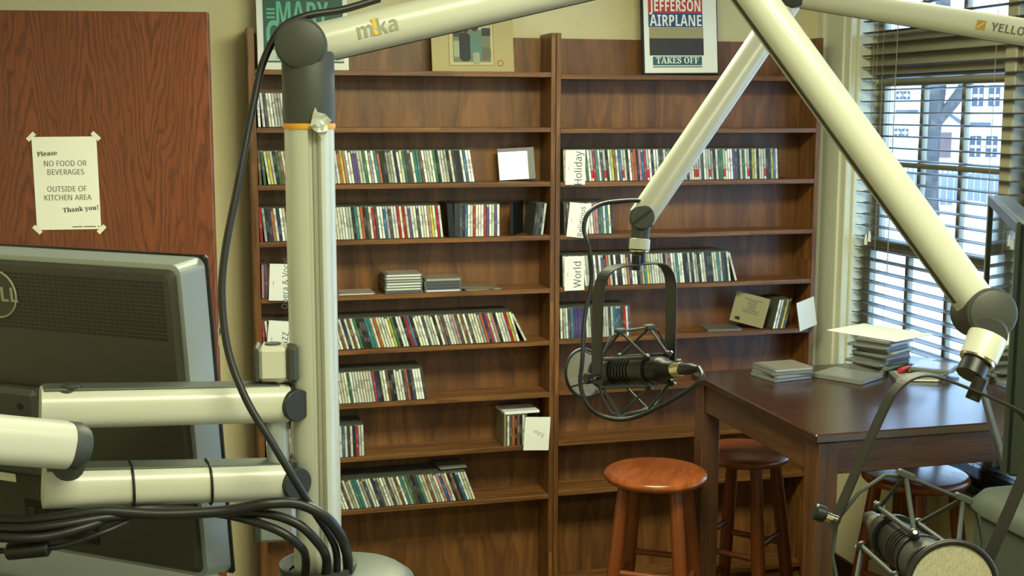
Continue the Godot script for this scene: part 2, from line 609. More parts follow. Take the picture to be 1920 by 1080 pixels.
func window() -> void:
	for w in 3:
		var z0: float = [-4.449, -3.530, -1.695][w]      # outer edges of this unit
		var z1: float = [-3.590, -2.512, -0.505][w]
		var o := Node3D.new()
		o.name = "window_%d" % (w + 1)
		o.set_meta("kind", "structure")
		add_child(o)
		var bars := func(called: String, y0: float, y1: float, za: float, zb: float, depth: float, x: float) -> void:
			part(o, called, box(Vector3(depth, y1 - y0, zb - za), 0.003), M.frame, at(Vector3(x, (y0 + y1) / 2, (za + zb) / 2)))
		# heavy transom bar between the fixed light above and the sliding sashes
		bars.call("transom_bar", 2.075, 2.195, z0, z1, 0.09, 2.695)
		for s in [[2.195, 2.59, 2.695, 1], [1.385, 2.075, 2.705, 2], [0.628, 1.435, 2.672, 2]]:
			var y0: float = s[0]
			var y1: float = s[1]
			var x: float = s[2]
			bars.call("sash_stile", y0, y1, z0, z0 + 0.048, 0.032, x)
			bars.call("sash_stile", y0, y1, z1 - 0.048, z1, 0.032, x)
			bars.call("sash_rail", y0, y0 + (0.07 if y0 < 1.0 else 0.048), z0 + 0.048, z1 - 0.048, 0.032, x)
			bars.call("sash_rail", y1 - 0.045, y1, z0 + 0.048, z1 - 0.048, 0.032, x)
			var gz0 := z0 + 0.048
			var gz1 := z1 - 0.048
			var gy0 := y0 + (0.07 if y0 < 1.0 else 0.048)
			var gy1 := y1 - 0.045
			var rows: int = s[3]
			for k in [1, 2]:
				var zc: float = lerpf(gz0, gz1, k / 3.0)
				bars.call("muntin", gy0, gy1, zc - 0.011, zc + 0.011, 0.026, x)
			if rows == 2:
				var yc := (gy0 + gy1) / 2
				for k in 3:
					bars.call("muntin", yc - 0.010, yc + 0.010, lerpf(gz0, gz1, k / 3.0) + 0.011, lerpf(gz0, gz1, (k + 1) / 3.0) - 0.011, 0.026, x)
			for k in 3:
				for r in rows:
					var a: float = lerpf(gz0, gz1, k / 3.0) + 0.008
					var b: float = lerpf(gz0, gz1, (k + 1) / 3.0) - 0.008
					var c: float = lerpf(gy0, gy1, float(r) / rows) + 0.006
					var d: float = lerpf(gy0, gy1, float(r + 1) / rows) - 0.006
					part(o, "pane", box(Vector3(0.004, d - c, b - a)), M.pane, at(Vector3(x, (c + d) / 2, (a + b) / 2)))
	var m := part(self, "trim_2", box(Vector3(0.11, 1.97, 0.058), 0.004), M.frame, at(Vector3(2.685, 1.609, -3.56)))
	m.set_meta("kind", "structure")

func blind() -> void:
	var t := thing("venetian_blind", "wide taupe slatted venetian blind hanging open in the window", "blind", at(Vector3(2.628, 0.63, -3.48)))
	var st := begin()
	var path := [Vector3(0, 0, -0.955), Vector3(0, 0, 0.955)]
	var outline := PackedVector2Array()
	for k in 7:
		var a := -1.0 + k / 3.0
		outline.append(Vector2(a * 0.0235, 0.0030 - 0.0035 * a * a))
	for k in 7:
		var a := 1.0 - k / 3.0
		outline.append(Vector2(a * 0.0235, 0.0004 - 0.0035 * a * a))
	outline.reverse()
	add_skin(st, rings_along(path, outline, Vector3.RIGHT), false)
	var slat := done(st)
	part(t, "head_rail", box(Vector3(0.05, 0.045, 1.92), 0.004), M.slat, at(Vector3(0, 1.925, 0)))
	part(t, "bottom_rail", box(Vector3(0.05, 0.022, 1.91), 0.005), M.slat, at(Vector3(0, 0.022, 0)))
	for k in 8:
		part(t, "slat", slat, M.slat, at(Vector3(0, 0.046 + k * 0.0075, 0)))
	for k in 41:
		part(t, "slat", slat, M.slat, turned(Vector3(0, 0.115 + k * 0.0438, rng.randf_range(-0.002, 0.002)), Vector3(0, 0, 1), rng.randf_range(0.0, 1.5)))
	for z in [-0.80, -0.12, 0.45]:
		for x in [-0.0245, 0.0245]:
			part(t, "ladder_cord", tube([Vector3(x, 0.03, z), Vector3(x, 1.91, z)], 0.0011, 5), M.cord)
	for z in [-0.86, -0.835]:
		part(t, "pull_cord", tube([Vector3(-0.030, 0.83, z), Vector3(-0.028, 1.91, z)], 0.0012, 5), M.cord)
		part(t, "tassel", lathe([Vector2(0, -0.045), Vector2(0.007, -0.042), Vector2(0.0055, -0.02), Vector2(0.002, 0), Vector2(0, 0)], 10, at(Vector3(-0.030, 0.83 + (z + 0.86) * 0.6, z))), M.tassel)
	part(t, "tilt_wand", tube([Vector3(-0.030, 0.70, -0.70), Vector3(-0.028, 1.91, -0.70)], 0.002, 6), M.cord)

# ------------------------------------------------------------------ beyond the window
func outside() -> void:
	var st := begin()
	add_box(st, Vector3(60, -1.02, -50), Vector3(114, 0.1, 190))
	var g := structure("snow_ground", done(st), M.snow)
	g.set_meta("label", "snow covered yard outside the window")
	# fence: direction across the line of sight
	var look := Vector3(0.556, 0, -0.831)
	var across := Vector3(0.831, 0, 0.556)
	var fb := Basis(across, Vector3.UP, -look)
	var f := thing("board_fence", "weathered grey board fence with a lattice top in the snow", "fence", Transform3D(fb, look * 42.0 + Vector3(0, -0.97, 0)))
	var sb := begin()
	for k in 90:
		add_box(sb, Vector3(-9.0 + k * 0.2, 0.47, rng.randf_range(-0.01, 0.01)), Vector3(0.185, 0.94, 0.03))
	var boards := part(f, "board_panel", done(sb), M.fence)
	boards.set_meta("kind", "stuff")
	sb = begin()
	for k in 120:
		add_box(sb, Vector3(-9.0 + k * 0.15, 1.09, 0), Vector3(0.05, 0.22, 0.03))
	add_box(sb, Vector3(0, 1.21, 0), Vector3(18, 0.05, 0.05))
	add_box(sb, Vector3(0, 0.97, 0), Vector3(18, 0.06, 0.06))
	part(f, "lattice_top", done(sb), M.fence).set_meta("kind", "stuff")
	for k in 8:
		part(f, "post", box(Vector3(0.14, 1.35, 0.14), 0.01), M.fence, at(Vector3(-8.8 + k * 2.4, 0.67, -0.05)))
	for k in 9:
		var prof := [Vector2(1.0, 0), Vector2(0.8, 0.24), Vector2(0.45, 0.36), Vector2(0, 0.40)]
		var w: float = rng.randf_range(0.5, 0.72)
		solo("snow_bank", "low heap of snow, %s in line along the foot of the fence" % ordinal(k + 1), "snow", lathe(prof, 14), M.snow, Transform3D(fb * Basis.from_scale(Vector3(w, rng.randf_range(0.5, 1.0), 0.5)), look * 41.2 + across * (-6.5 + k * 1.5) + Vector3(0, -0.97, 0)), "snow heaps along the fence")
	# forked tree in front of the fence
	var tr := thing("bare_tree", "bare forked tree standing in the snowy yard by the fence", "tree", Transform3D(fb, look * 37.5 + across * -0.22 + Vector3(0, -0.97, 0)))
	part(tr, "trunk", tube(smoothed([Vector3(0, 0, 0), Vector3(-0.05, 1.2, 0), Vector3(-0.02, 2.7, 0), Vector3(0.10, 4.2, 0), Vector3(0.15, 6.4, 0)]), 0.30, 14, [1.15, 1.1, 1.05, 1.02, 1, 1, 1, 1, 1, 1, 1, 1, 1, 1, 1, 1, 0.95, 0.92, 0.9, 0.85, 0.8, 0.75, 0.7, 0.65, 0.6]), M.bark)
	part(tr, "branch", tube(smoothed([Vector3(0.05, 2.55, 0), Vector3(0.55, 3.2, 0.1), Vector3(1.0, 3.9, 0.1), Vector3(1.6, 4.6, 0), Vector3(2.1, 5.6, 0)]), 0.17, 10), M.bark)
	part(tr, "branch", tube(smoothed([Vector3(1.0, 3.9, 0.1), Vector3(1.5, 4.1, 0), Vector3(2.4, 4.4, 0)]), 0.08, 8), M.bark)
	part(tr, "branch", tube(smoothed([Vector3(0.12, 4.6, 0), Vector3(-0.6, 5.4, 0), Vector3(-1.3, 6.4, 0)]), 0.10, 8), M.bark)
	house(Transform3D(fb, look * 58.0 + across * 5.0 + Vector3(0, -0.97, 0)), 8.2, "white two-storey house with dark shuttered windows and a porch roof", true)
	house(Transform3D(fb, look * 66.0 + across * -3.2 + Vector3(0, -0.97, 0)), 5.2, "pale house with small paired windows beyond the fence", false)

func house(xf: Transform3D, w: float, label: String, porch: bool) -> void:
	var h := thing("white_house", label, "house", xf)
	part(h, "walls", box(Vector3(w, 6.0, 6.0)), M.house, at(Vector3(0, 3.0, -3.0)))
	var st := begin()
	var o := Vector3(0, 7, -3)
	var a := [Vector3(-w / 2 - 0.3, 6.0, 0.3), Vector3(w / 2 + 0.3, 6.0, 0.3), Vector3(w / 2 + 0.3, 6.0, -6.3), Vector3(-w / 2 - 0.3, 6.0, -6.3), Vector3(-w / 2 - 0.3, 8.6, -3), Vector3(w / 2 + 0.3, 8.6, -3)]
	st.set_smooth_group(FLAT)
	for q in [[0, 1, 5], [0, 5, 4], [2, 3, 4], [2, 4, 5], [0, 4, 3], [1, 2, 5], [0, 1, 2], [0, 2, 3]]:
		tri(st, a[q[0]], a[q[1]], a[q[2]], o, 1, Vector2.ZERO)
	part(h, "roof", done(st), M.roof)
	var xs: Array = [-3.52, -2.86] if porch else [1.20, 1.55]
	var floors: Array = [1.45, 3.62] if porch else [1.9, 3.75]
	for x in xs:
		for y in floors:
			var wd := 0.30 if porch else 0.16
			var ht := 0.80 if porch else 0.30
			var win := part(h, "window_unit", box(Vector3(wd + 0.16, ht + 0.1, 0.08), 0.01), M.shutter, at(Vector3(x, y, 0.03)))
			part(win, "meeting_rail", box(Vector3(wd + 0.1, 0.12, 0.03)), M.house, at(Vector3(0, 0.0, 0.05)))
			part(win, "mullion", box(Vector3(0.05, ht, 0.03)), M.house, at(Vector3(0.02, 0, 0.051)))
	if porch:
		part(h, "porch_roof", box(Vector3(1.0, 0.14, 0.6), 0.02), M.eave, at(Vector3(-3.45, 2.42, 0.30)))
		part(h, "door_panel", box(Vector3(0.7, 1.1, 0.1), 0.01), M.brick, at(Vector3(-4.85, 1.5, 0.05)))
		part(h, "side_wing", box(Vector3(1.7, 2.6, 2.0)), M.house, at(Vector3(-4.95, 1.3, -1.02)))
		part(h, "wing_gutter", bar([Vector3(-4.9, 3.0, 0.1), Vector3(-4.1, 2.45, 0.1)], rounded(0.1, 0.16, 0.02), Vector3.BACK), M.eave)
	else:
		part(h, "gutter", box(Vector3(1.1, 0.16, 0.3), 0.02), M.eave, at(Vector3(1.6, 2.95, 0.12)))

# ------------------------------------------------------------------ door with its notice
func door_and_sign() -> void:
	var b := Basis(Vector3(0.9848, 0, 0.1736), Vector3.UP, Vector3(-0.1736, 0, 0.9848))
	var e := Vector3(0.1106, 0, -3.9349)                      # foot of the free front edge
	var d := Node3D.new()
	d.name = "door_1"
	d.set_meta("kind", "structure")
	d.transform = Transform3D(b, e)
	add_child(d)
	part(d, "leaf", box(Vector3(0.895, 2.215, 0.044), 0.002), M.oak, at(Vector3(-0.4475, 1.1175, -0.022)))
	part(d, "knob", lathe([Vector2(0, 0), Vector2(0.030, 0), Vector2(0.030, 0.006), Vector2(0.011, 0.010), Vector2(0.011, 0.032), Vector2(0.026, 0.042), Vector2(0.028, 0.055), Vector2(0.020, 0.066), Vector2(0, 0.068)], 24, Transform3D(Basis(Vector3.RIGHT, -PI / 2), Vector3(-0.031, 1.235, -0.044))), M.darkgrey, at(Vector3.ZERO), "dark round door knob")
	part(d, "latch_plate", box(Vector3(0.002, 0.06, 0.026), 0.0005), M.brass, at(Vector3(0.0003, 1.235, -0.022)))
	for y in [0.25, 1.1, 1.98]:
		part(d, "hinge", box(Vector3(0.012, 0.10, 0.03), 0.002), M.brass, at(Vector3(-0.898, y, -0.022)))
	# notice
	var s := thing("paper_notice", "white paper notice taped to the oak door asking for no food or beverages", "notice", Transform3D(b, e) * turned(Vector3(-0.4335, 1.7135, 0.0008), Vector3(0, 0, 1), 0.6))
	part(s, "sheet", box(Vector3(0.190, 0.280, 0.0008)), M.paper)
	var z := 0.0006
	text(s, "Please", 0.0135, M.ink, turned(Vector3(-0.052, 0.090, z), Vector3(0, 0, 1), 4), "Droid Serif", true, true)
	text(s, "NO FOOD OR", 0.0165, M.greyink, at(Vector3(-0.001, 0.060, z)), "Droid Sans", false, false, 0.93)
	text(s, "BEVERAGES", 0.0165, M.greyink, at(Vector3(-0.001, 0.034, z)), "Droid Sans", false, false, 0.93)
	text(s, "OUTSIDE OF", 0.0165, M.greyink, at(Vector3(0.000, -0.017, z)), "Droid Sans", false, false, 0.93)
	text(s, "KITCHEN AREA", 0.0165, M.greyink, at(Vector3(0.001, -0.043, z)), "Droid Sans", false, false, 0.93)
	text(s, "Thank you!", 0.0135, M.ink, turned(Vector3(0.038, -0.078, z), Vector3(0, 0, 1), 4), "Droid Serif", true, true)
	for k in 3:
		part(s, "small_print", box(Vector3([0.030, 0.036, 0.006][k], 0.0028, 0.0003)), M.greyink, at(Vector3([0.025, 0.062, 0.088][k], -0.132, z)))
	for c in [[-0.096, 0.141, 45.0], [0.094, 0.141, -45.0], [-0.094, -0.139, -45.0], [0.096, -0.141, 45.0]]:
		part(s, "tape", box(Vector3(0.030, 0.013, 0.0006)), M.tape, turned(Vector3(c[0], c[1], z + 0.0003), Vector3(0, 0, 1), c[2]))

# ------------------------------------------------------------------ bookcases
const FRONT := -4.55
const BACK := -4.695
func shelf_top(side: int, i: int) -> float:      # i = 1 .. 9 from the top
	return (2.0768 - 0.2042 * (i - 1)) if side == 0 else (2.0705 - 0.2025 * (i - 1))

func bookcases() -> void:
	for side in 2:
		var x0: float = [0.2607, 1.3950][side]
		var x1: float = [1.3930, 2.5000][side]
		var b := thing("bookcase", ["tall brown wooden CD bookcase standing beside the oak door", "tall brown wooden CD bookcase standing next to the window"][side], "bookcase", at(Vector3(x0, 0, FRONT)))
		var w := x1 - x0
		var t: float = 0.0245 if side == 0 else 0.0185
		for x in [t / 2, w - 0.009]:
			var tt: float = t if x < 0.1 else 0.0185
			part(b, "side_panel", box(Vector3(tt, 2.222, 0.150), 0.0015), M.shelf, at(Vector3(x, 1.111, -0.075)))
		part(b, "back_panel", box(Vector3(w - 0.03, 2.205, 0.006), 0.0, 1), M.back, at(Vector3(w / 2, 1.1075, -0.1485)))
		for i in range(1, 10):
			part(b, "shelf", box(Vector3(w - t - 0.019, 0.0185, 0.145), 0.0012, 0), M.shelf, at(Vector3(w / 2 + t / 2 - 0.009, shelf_top(side, i) - 0.00925, -0.0728)))
		part(b, "bottom_board", box(Vector3(w - t - 0.019, 0.0185, 0.145), 0.0012, 0), M.shelf, at(Vector3(w / 2 + t / 2 - 0.009, 0.0515, -0.0728)))
		part(b, "toe_board", box(Vector3(w - t - 0.019, 0.042, 0.016), 0.001, 0), M.shelf, at(Vector3(w / 2 + t / 2 - 0.009, 0.021, -0.025)))

# ------------------------------------------------------------------ compact discs
var cd_mesh := []
var cd_name := []
var shelf_word := ["", "top", "second", "third", "fourth", "fifth", "sixth", "seventh", "eighth", "ninth"]

func lin(c: Color) -> Color:
	return c.srgb_to_linear()

func make_cd(col: Color, name_: String, accent: Color, sticker: bool) -> void:
	var st := begin()
	st.set_color(lin(Color(0.33, 0.34, 0.31)))
	add_box(st, Vector3(0.005, 0.0625, -0.071), Vector3(0.0098, 0.1245, 0.1415), 0.0008)
	# the printed spine card behind the clear edge
	st.set_smooth_group(FLAT)
	var cuts := [0.0]
	while cuts[-1] < 0.96:
		cuts.append(minf(1.0, cuts[-1] + rng.randf_range(0.03, 0.16)))
	if cuts[-1] < 1.0:
		cuts.append(1.0)
	var t0 := rng.randf_range(0.1, 0.35)
	var t1 := rng.randf_range(0.5, 0.9)
	for k in cuts.size() - 1:
		var y0: float = 0.0025 + cuts[k] * 0.1185
		var y1: float = 0.0025 + cuts[k + 1] * 0.1185
		var c := col
		if cuts[k] > t0 and cuts[k] < t1 and rng.randf() < 0.6:
			c = col.lerp(accent, rng.randf_range(0.08, 0.30))
		if k == cuts.size() - 2 and rng.randf() < 0.25:
			c = col.lerp(accent, 0.7)
		if sticker and cuts[k] < 0.25:
			c = Color(0.74, 0.08, 0.10) if k > 0 else Color(0.85, 0.84, 0.8)
		c = c.lightened(rng.randf_range(0.0, 0.06))
		st.set_color(lin(c))
		var o := Vector3(0.005, 0.06, -0.05)
		var x0 := 0.0008
		var x1 := 0.0089
		var z := 0.0002
		tri(st, Vector3(x0, y0, z), Vector3(x1, y0, z), Vector3(x1, y1, z), o, 1, Vector2.ZERO)
		tri(st, Vector3(x0, y0, z), Vector3(x1, y1, z), Vector3(x0, y1, z), o, 1, Vector2.ZERO)
	cd_mesh.append(done(st))
	cd_name.append(name_)

func make_cd_kinds() -> void:
	var dk := Color(0.14, 0.13, 0.14)
	var lt := Color(0.86, 0.85, 0.78)
	var kinds := [
		["cream", Color(0.86, 0.85, 0.74), dk, 7], ["white", Color(0.90, 0.91, 0.86), dk, 7], ["pale grey", Color(0.70, 0.71, 0.66), dk, 4],
		["black", Color(0.13, 0.13, 0.14), lt, 6], ["charcoal", Color(0.27, 0.27, 0.28), lt, 5], ["dark blue", Color(0.15, 0.18, 0.32), lt, 3],
		["red", Color(0.66, 0.13, 0.17), lt, 3], ["orange", Color(0.72, 0.36, 0.20), dk, 2], ["teal", Color(0.25, 0.48, 0.48), lt, 2],
		["blue", Color(0.20, 0.38, 0.58), lt, 2], ["yellow", Color(0.80, 0.75, 0.25), dk, 2], ["green", Color(0.20, 0.42, 0.24), lt, 2],
		["purple", Color(0.33, 0.28, 0.45), lt, 2], ["brown", Color(0.45, 0.30, 0.22), lt, 2], ["pink", Color(0.76, 0.54, 0.52), dk, 2]]
	for k in kinds:
		for j in k[3]:
			var c: Color = k[1]
			c = Color.from_hsv(c.h, clampf(c.s * rng.randf_range(0.85, 1.15), 0, 1), clampf(c.v * rng.randf_range(0.88, 1.08), 0, 1))
			make_cd(c, k[0], k[2], false)
	make_cd(Color(0.72, 0.73, 0.69), "red-stickered", dk, true)
	make_cd(Color(0.26, 0.20, 0.42), "violet", lt, false)

func pick(weights := {}) -> int:
	if weights.is_empty():
		return rng.randi_range(0, cd_mesh.size() - 3)
	for _i in 40:
		var k := rng.randi_range(0, cd_mesh.size() - 3)
		if rng.randf() < float(weights.get(cd_name[k], weights.get("other", 0.3))):
			return k
	return 0

# one row: [side, shelf, x from, x to, lean at start, lean at end]; the cases lean against their left neighbour
func row(side: int, i: int, xa: float, xb: float, l0: float, l1: float, tail := 0.0, opts := {}) -> Array:
	var out := []
	var x := xa
	var y := shelf_top(side, i) + 0.0003
	var n := 0
	var prev := 0.0
	while x < xb - 0.008:
		var f := (x - xa) / maxf(0.02, xb - xa)
		var lean := deg_to_rad(lerpf(l0, l1, f) + rng.randf_range(-0.25, 0.25))
		lean = minf(lean, deg_to_rad(2.0 + n * 3.0))
		if tail > 0.0 and x > xb - 0.035:
			lean = deg_to_rad(tail)
		if n > 0 and lean > prev:
			x += 0.118 * (sin(lean) - sin(prev))
		var k := pick(opts.get("w", {}))
		if opts.has("sticker") and rng.randf() < 0.13:
			k = cd_mesh.size() - 2
		if opts.has("violet") and n > 4 and n < 10:
			k = cd_mesh.size() - 1
		var z := FRONT - 0.0015 - rng.randf_range(0.0, 0.002)
		out.append([k, Transform3D(Basis(Vector3(0, 0, 1), lean), Vector3(x, y, z))])
		x += 0.0101 / cos(lean)
		prev = lean
		n += 1
	return out

func ordinal(k: int) -> String:
	var e := "th"
	if k % 100 < 11 or k % 100 > 13:
		e = ["th", "st", "nd", "rd", "th", "th", "th", "th", "th", "th"][k % 10]
	return "%d%s" % [k, e]

func discs() -> void:
	make_cd_kinds()
	var light := {"cream": 1.0, "white": 1.0, "pale grey": 0.9, "black": 0.5, "charcoal": 0.5, "other": 0.42}
	var rows := [
		[2, row(0, 2, 0.292, 0.440, 5, 9, 0, {"w": {"cream": 0.8, "white": 0.7, "dark blue": 1.0, "blue": 1.0, "charcoal": 0.8, "pale grey": 0.7, "other": 0.05}})],
		[3, row(0, 3, 0.290, 1.084, 8, 9, 0, {"w": light})],
		[4, row(0, 4, 0.289, 0.966, 6, 6.5, 0, {"w": light})],
		[-4, row(0, 4, 1.022, 1.182, 0, 0, 0, {"w": light})],
		[5, row(0, 5, 0.289, 0.318, 0, 1)],
		[6, row(0, 6, 0.289, 1.292, 16, 17, 27, {"w": light})],
		[7, row(0, 7, 0.292, 0.893, 8, 9, 0, {"w": light})],
		[8, row(0, 8, 0.292, 0.660, 4, 1, 0, {"w": light})],
		[9, row(0, 9, 0.292, 1.086, 18, 20, 0, {"w": light})]]
	var rest := begin()
	var many := 0
	for r in rows:
		var i: int = absi(r[0])
		var kind: String = "short row" if r[0] < 0 else "row"
		for e in r[1]:
			var xf: Transform3D = e[1]
			# the cases straight behind the pole, which the photograph does not show
			var hid: bool = xf.origin.x > 0.36 + 0.006 * i and xf.origin.x < 0.555 + 0.012 * i
			if i >= 6 and xf.origin.x < 0.57:
				hid = true
			if hid:
				rest.append_from(cd_mesh[e[0]], 0, xf)
				continue
			many += 1
			solo("compact_disc", "%s-spined CD case, %s from window end of %s on %s shelf, bookcase by door" % [cd_name[e[0]].replace(" ", "-"), ordinal((r[1] as Array).size() - (r[1] as Array).find(e)), kind, shelf_word[i]], "CD case", cd_mesh[e[0]], M.cd, xf, "CDs on the %s shelf of the bookcase by the door" % shelf_word[i])
	var right := [
		row(1, 3, 1.428, 2.330, 7, 4, 0, {"w": light, "sticker": true}),
		row(1, 4, 1.432, 1.634, 6, 4, 0, {"w": {"black": 0.9, "charcoal": 1.0, "pale grey": 0.7, "teal": 1.0, "white": 0.5, "other": 0.3}}),
		row(1, 5, 1.428, 2.160, 6, 8, 17, {"w": light}),
		row(1, 6, 1.420, 1.716, 3, 4, 0, {"w": light, "violet": true})]
	for r in right:
		for e in r:
			rest.append_from(cd_mesh[e[0]], 0, e[1])
	var s := solo("compact_disc_rows", "rows of CD cases filling shelves of the bookcase next to the window", "CD cases", rest.commit(), M.cd)
	s.set_meta("kind", "stuff")
	print("single discs ", many)
	# loose cases on the shelves
	# dark group leaning right on the fourth shelf
	for k in 4:
		var a := deg_to_rad(-7.0)
		solo("compact_disc", "dark CD case, %s from window end of short leaning group on fourth shelf" % ordinal(4 - k), "CD case", cd_mesh[[20, 24, 22, 15][k]], M.cd, Transform3D(Basis(Vector3(0, 0, 1), a), Vector3(1.306 + k * 0.0103, shelf_top(0, 4) + 0.0014, FRONT - 0.002)), "dark CDs at the end of the fourth shelf")
	var cover := thing("compact_disc", "opened-out black CD case facing forward beside the dark group on fourth shelf", "CD case", Transform3D(Basis(Vector3.UP, deg_to_rad(58.0)), Vector3(1.262, shelf_top(0, 4) + 0.0003, FRONT - 0.075)))
	part(cover, "case", box(Vector3(0.142, 0.125, 0.0100), 0.001), M.black, at(Vector3(0, 0.0625, 0)))
	# black boxed set between the two rows of the fourth shelf
	for k in 2:
		solo("boxed_set", ["thick black boxed CD set leaning on the long fourth shelf row", "thick dark grey boxed CD set beside the short fourth shelf row"][k], "CD box", box(Vector3(0.024, 0.126, 0.140), 0.001, 1), [M.black, M.darkgrey][k], turned(Vector3(0.988 + k * 0.0255, shelf_top(0, 4) + 0.0645, FRONT - 0.072), Vector3(0, 0, 1), [4.0, 1.0][k]), "black boxed sets on the fourth shelf")
	# eighth shelf: short group at the right end with a loose white one on top
	for k in 8:
		solo("compact_disc", "%s-spined CD case, %s from door end of short group on eighth shelf" % [cd_name[[3, 27, 36, 22, 48, 20, 9, 24][k]].replace(" ", "-"), ordinal(k + 1)], "CD case", cd_mesh[[3, 27, 36, 22, 48, 20, 9, 24][k]], M.cd, at(Vector3(1.206 + k * 0.0102, shelf_top(0, 8) + 0.0003, FRONT - 0.002)), "CDs at the end of the eighth shelf")
	solo("compact_disc", "pale CD case turned flat side out at end of eighth shelf group", "CD case", box(Vector3(0.010, 0.125, 0.142), 0.001), mat(Color(0.50, 0.47, 0.38), 0.4), at(Vector3(1.1985, shelf_top(0, 8) + 0.0628, FRONT - 0.073)))
	solo("compact_disc", "white CD case lying flat on top of the eighth shelf group", "CD case", box(Vector3(0.142, 0.010, 0.124), 0.001), M.glossy_print, turned(Vector3(1.264, shelf_top(0, 8) + 0.1312, FRONT - 0.064), Vector3.UP, 2.0))
	# sixth shelf of the window bookcase: group leaning right, first one showing its back cover
	for k in 5:
		solo("compact_disc", "%s-spined leaning CD case, %s from window end of small sixth shelf group" % [cd_name[[8, 10, 25, 42, 28][k]].replace(" ", "-"), ordinal(5 - k)], "CD case", cd_mesh[[8, 10, 25, 42, 28][k]], M.cd, Transform3D(Basis(Vector3(0, 0, 1), deg_to_rad(-13.0)), Vector3(2.318 + k * 0.0115, shelf_top(1, 6) + 0.0028, FRONT - 0.002)), "leaning CDs at the end of the sixth shelf by the window")
	var bc := thing("compact_disc", "CD case showing its cream back cover, leaning on sixth shelf near window", "CD case", Transform3D(Basis(Vector3.UP, deg_to_rad(-28.0)) * Basis(Vector3(0, 0, 1), deg_to_rad(-13.0)), Vector3(2.222, shelf_top(1, 6) + 0.018, FRONT - 0.048)))
	part(bc, "case", box(Vector3(0.138, 0.124, 0.010), 0.001), mat(Color(0.60, 0.57, 0.43), 0.35), at(Vector3(0.0, 0.0625, 0)))
	for k in 7:
		part(bc, "print_line", box(Vector3(rng.randf_range(0.03, 0.075), 0.003, 0.0004)), M.greyink, at(Vector3(0.005, 0.105 - k * 0.009, 0.0053)))
	part(bc, "bar_code", box(Vector3(0.020, 0.013, 0.0004)), M.ink, at(Vector3(-0.040, 0.018, 0.0053)))

func flat_case(called: String, label: String, group: String, p: Vector3, turn: float, c: Color, size := Vector3(0.142, 0.0100, 0.125)) -> Node3D:
	var t := thing(called, label, "CD case", Transform3D(Basis(Vector3.UP, deg_to_rad(turn)), p), group)
	part(t, "case", box(size, 0.0008), M.jewel, at(Vector3(0, size.y / 2, 0)))
	part(t, "spine_card", box(Vector3(size.x * 0.90, size.y * 0.62, 0.0006)), mat(c, 0.4), at(Vector3(0, size.y / 2, size.z / 2)))
	part(t, "cover", box(Vector3(size.x * 0.86, 0.0006, size.z * 0.94)), mat(c.lerp(Color(0.35, 0.33, 0.3), 0.45), 0.2), at(Vector3(size.x * 0.04, size.y, 0)))
	return t

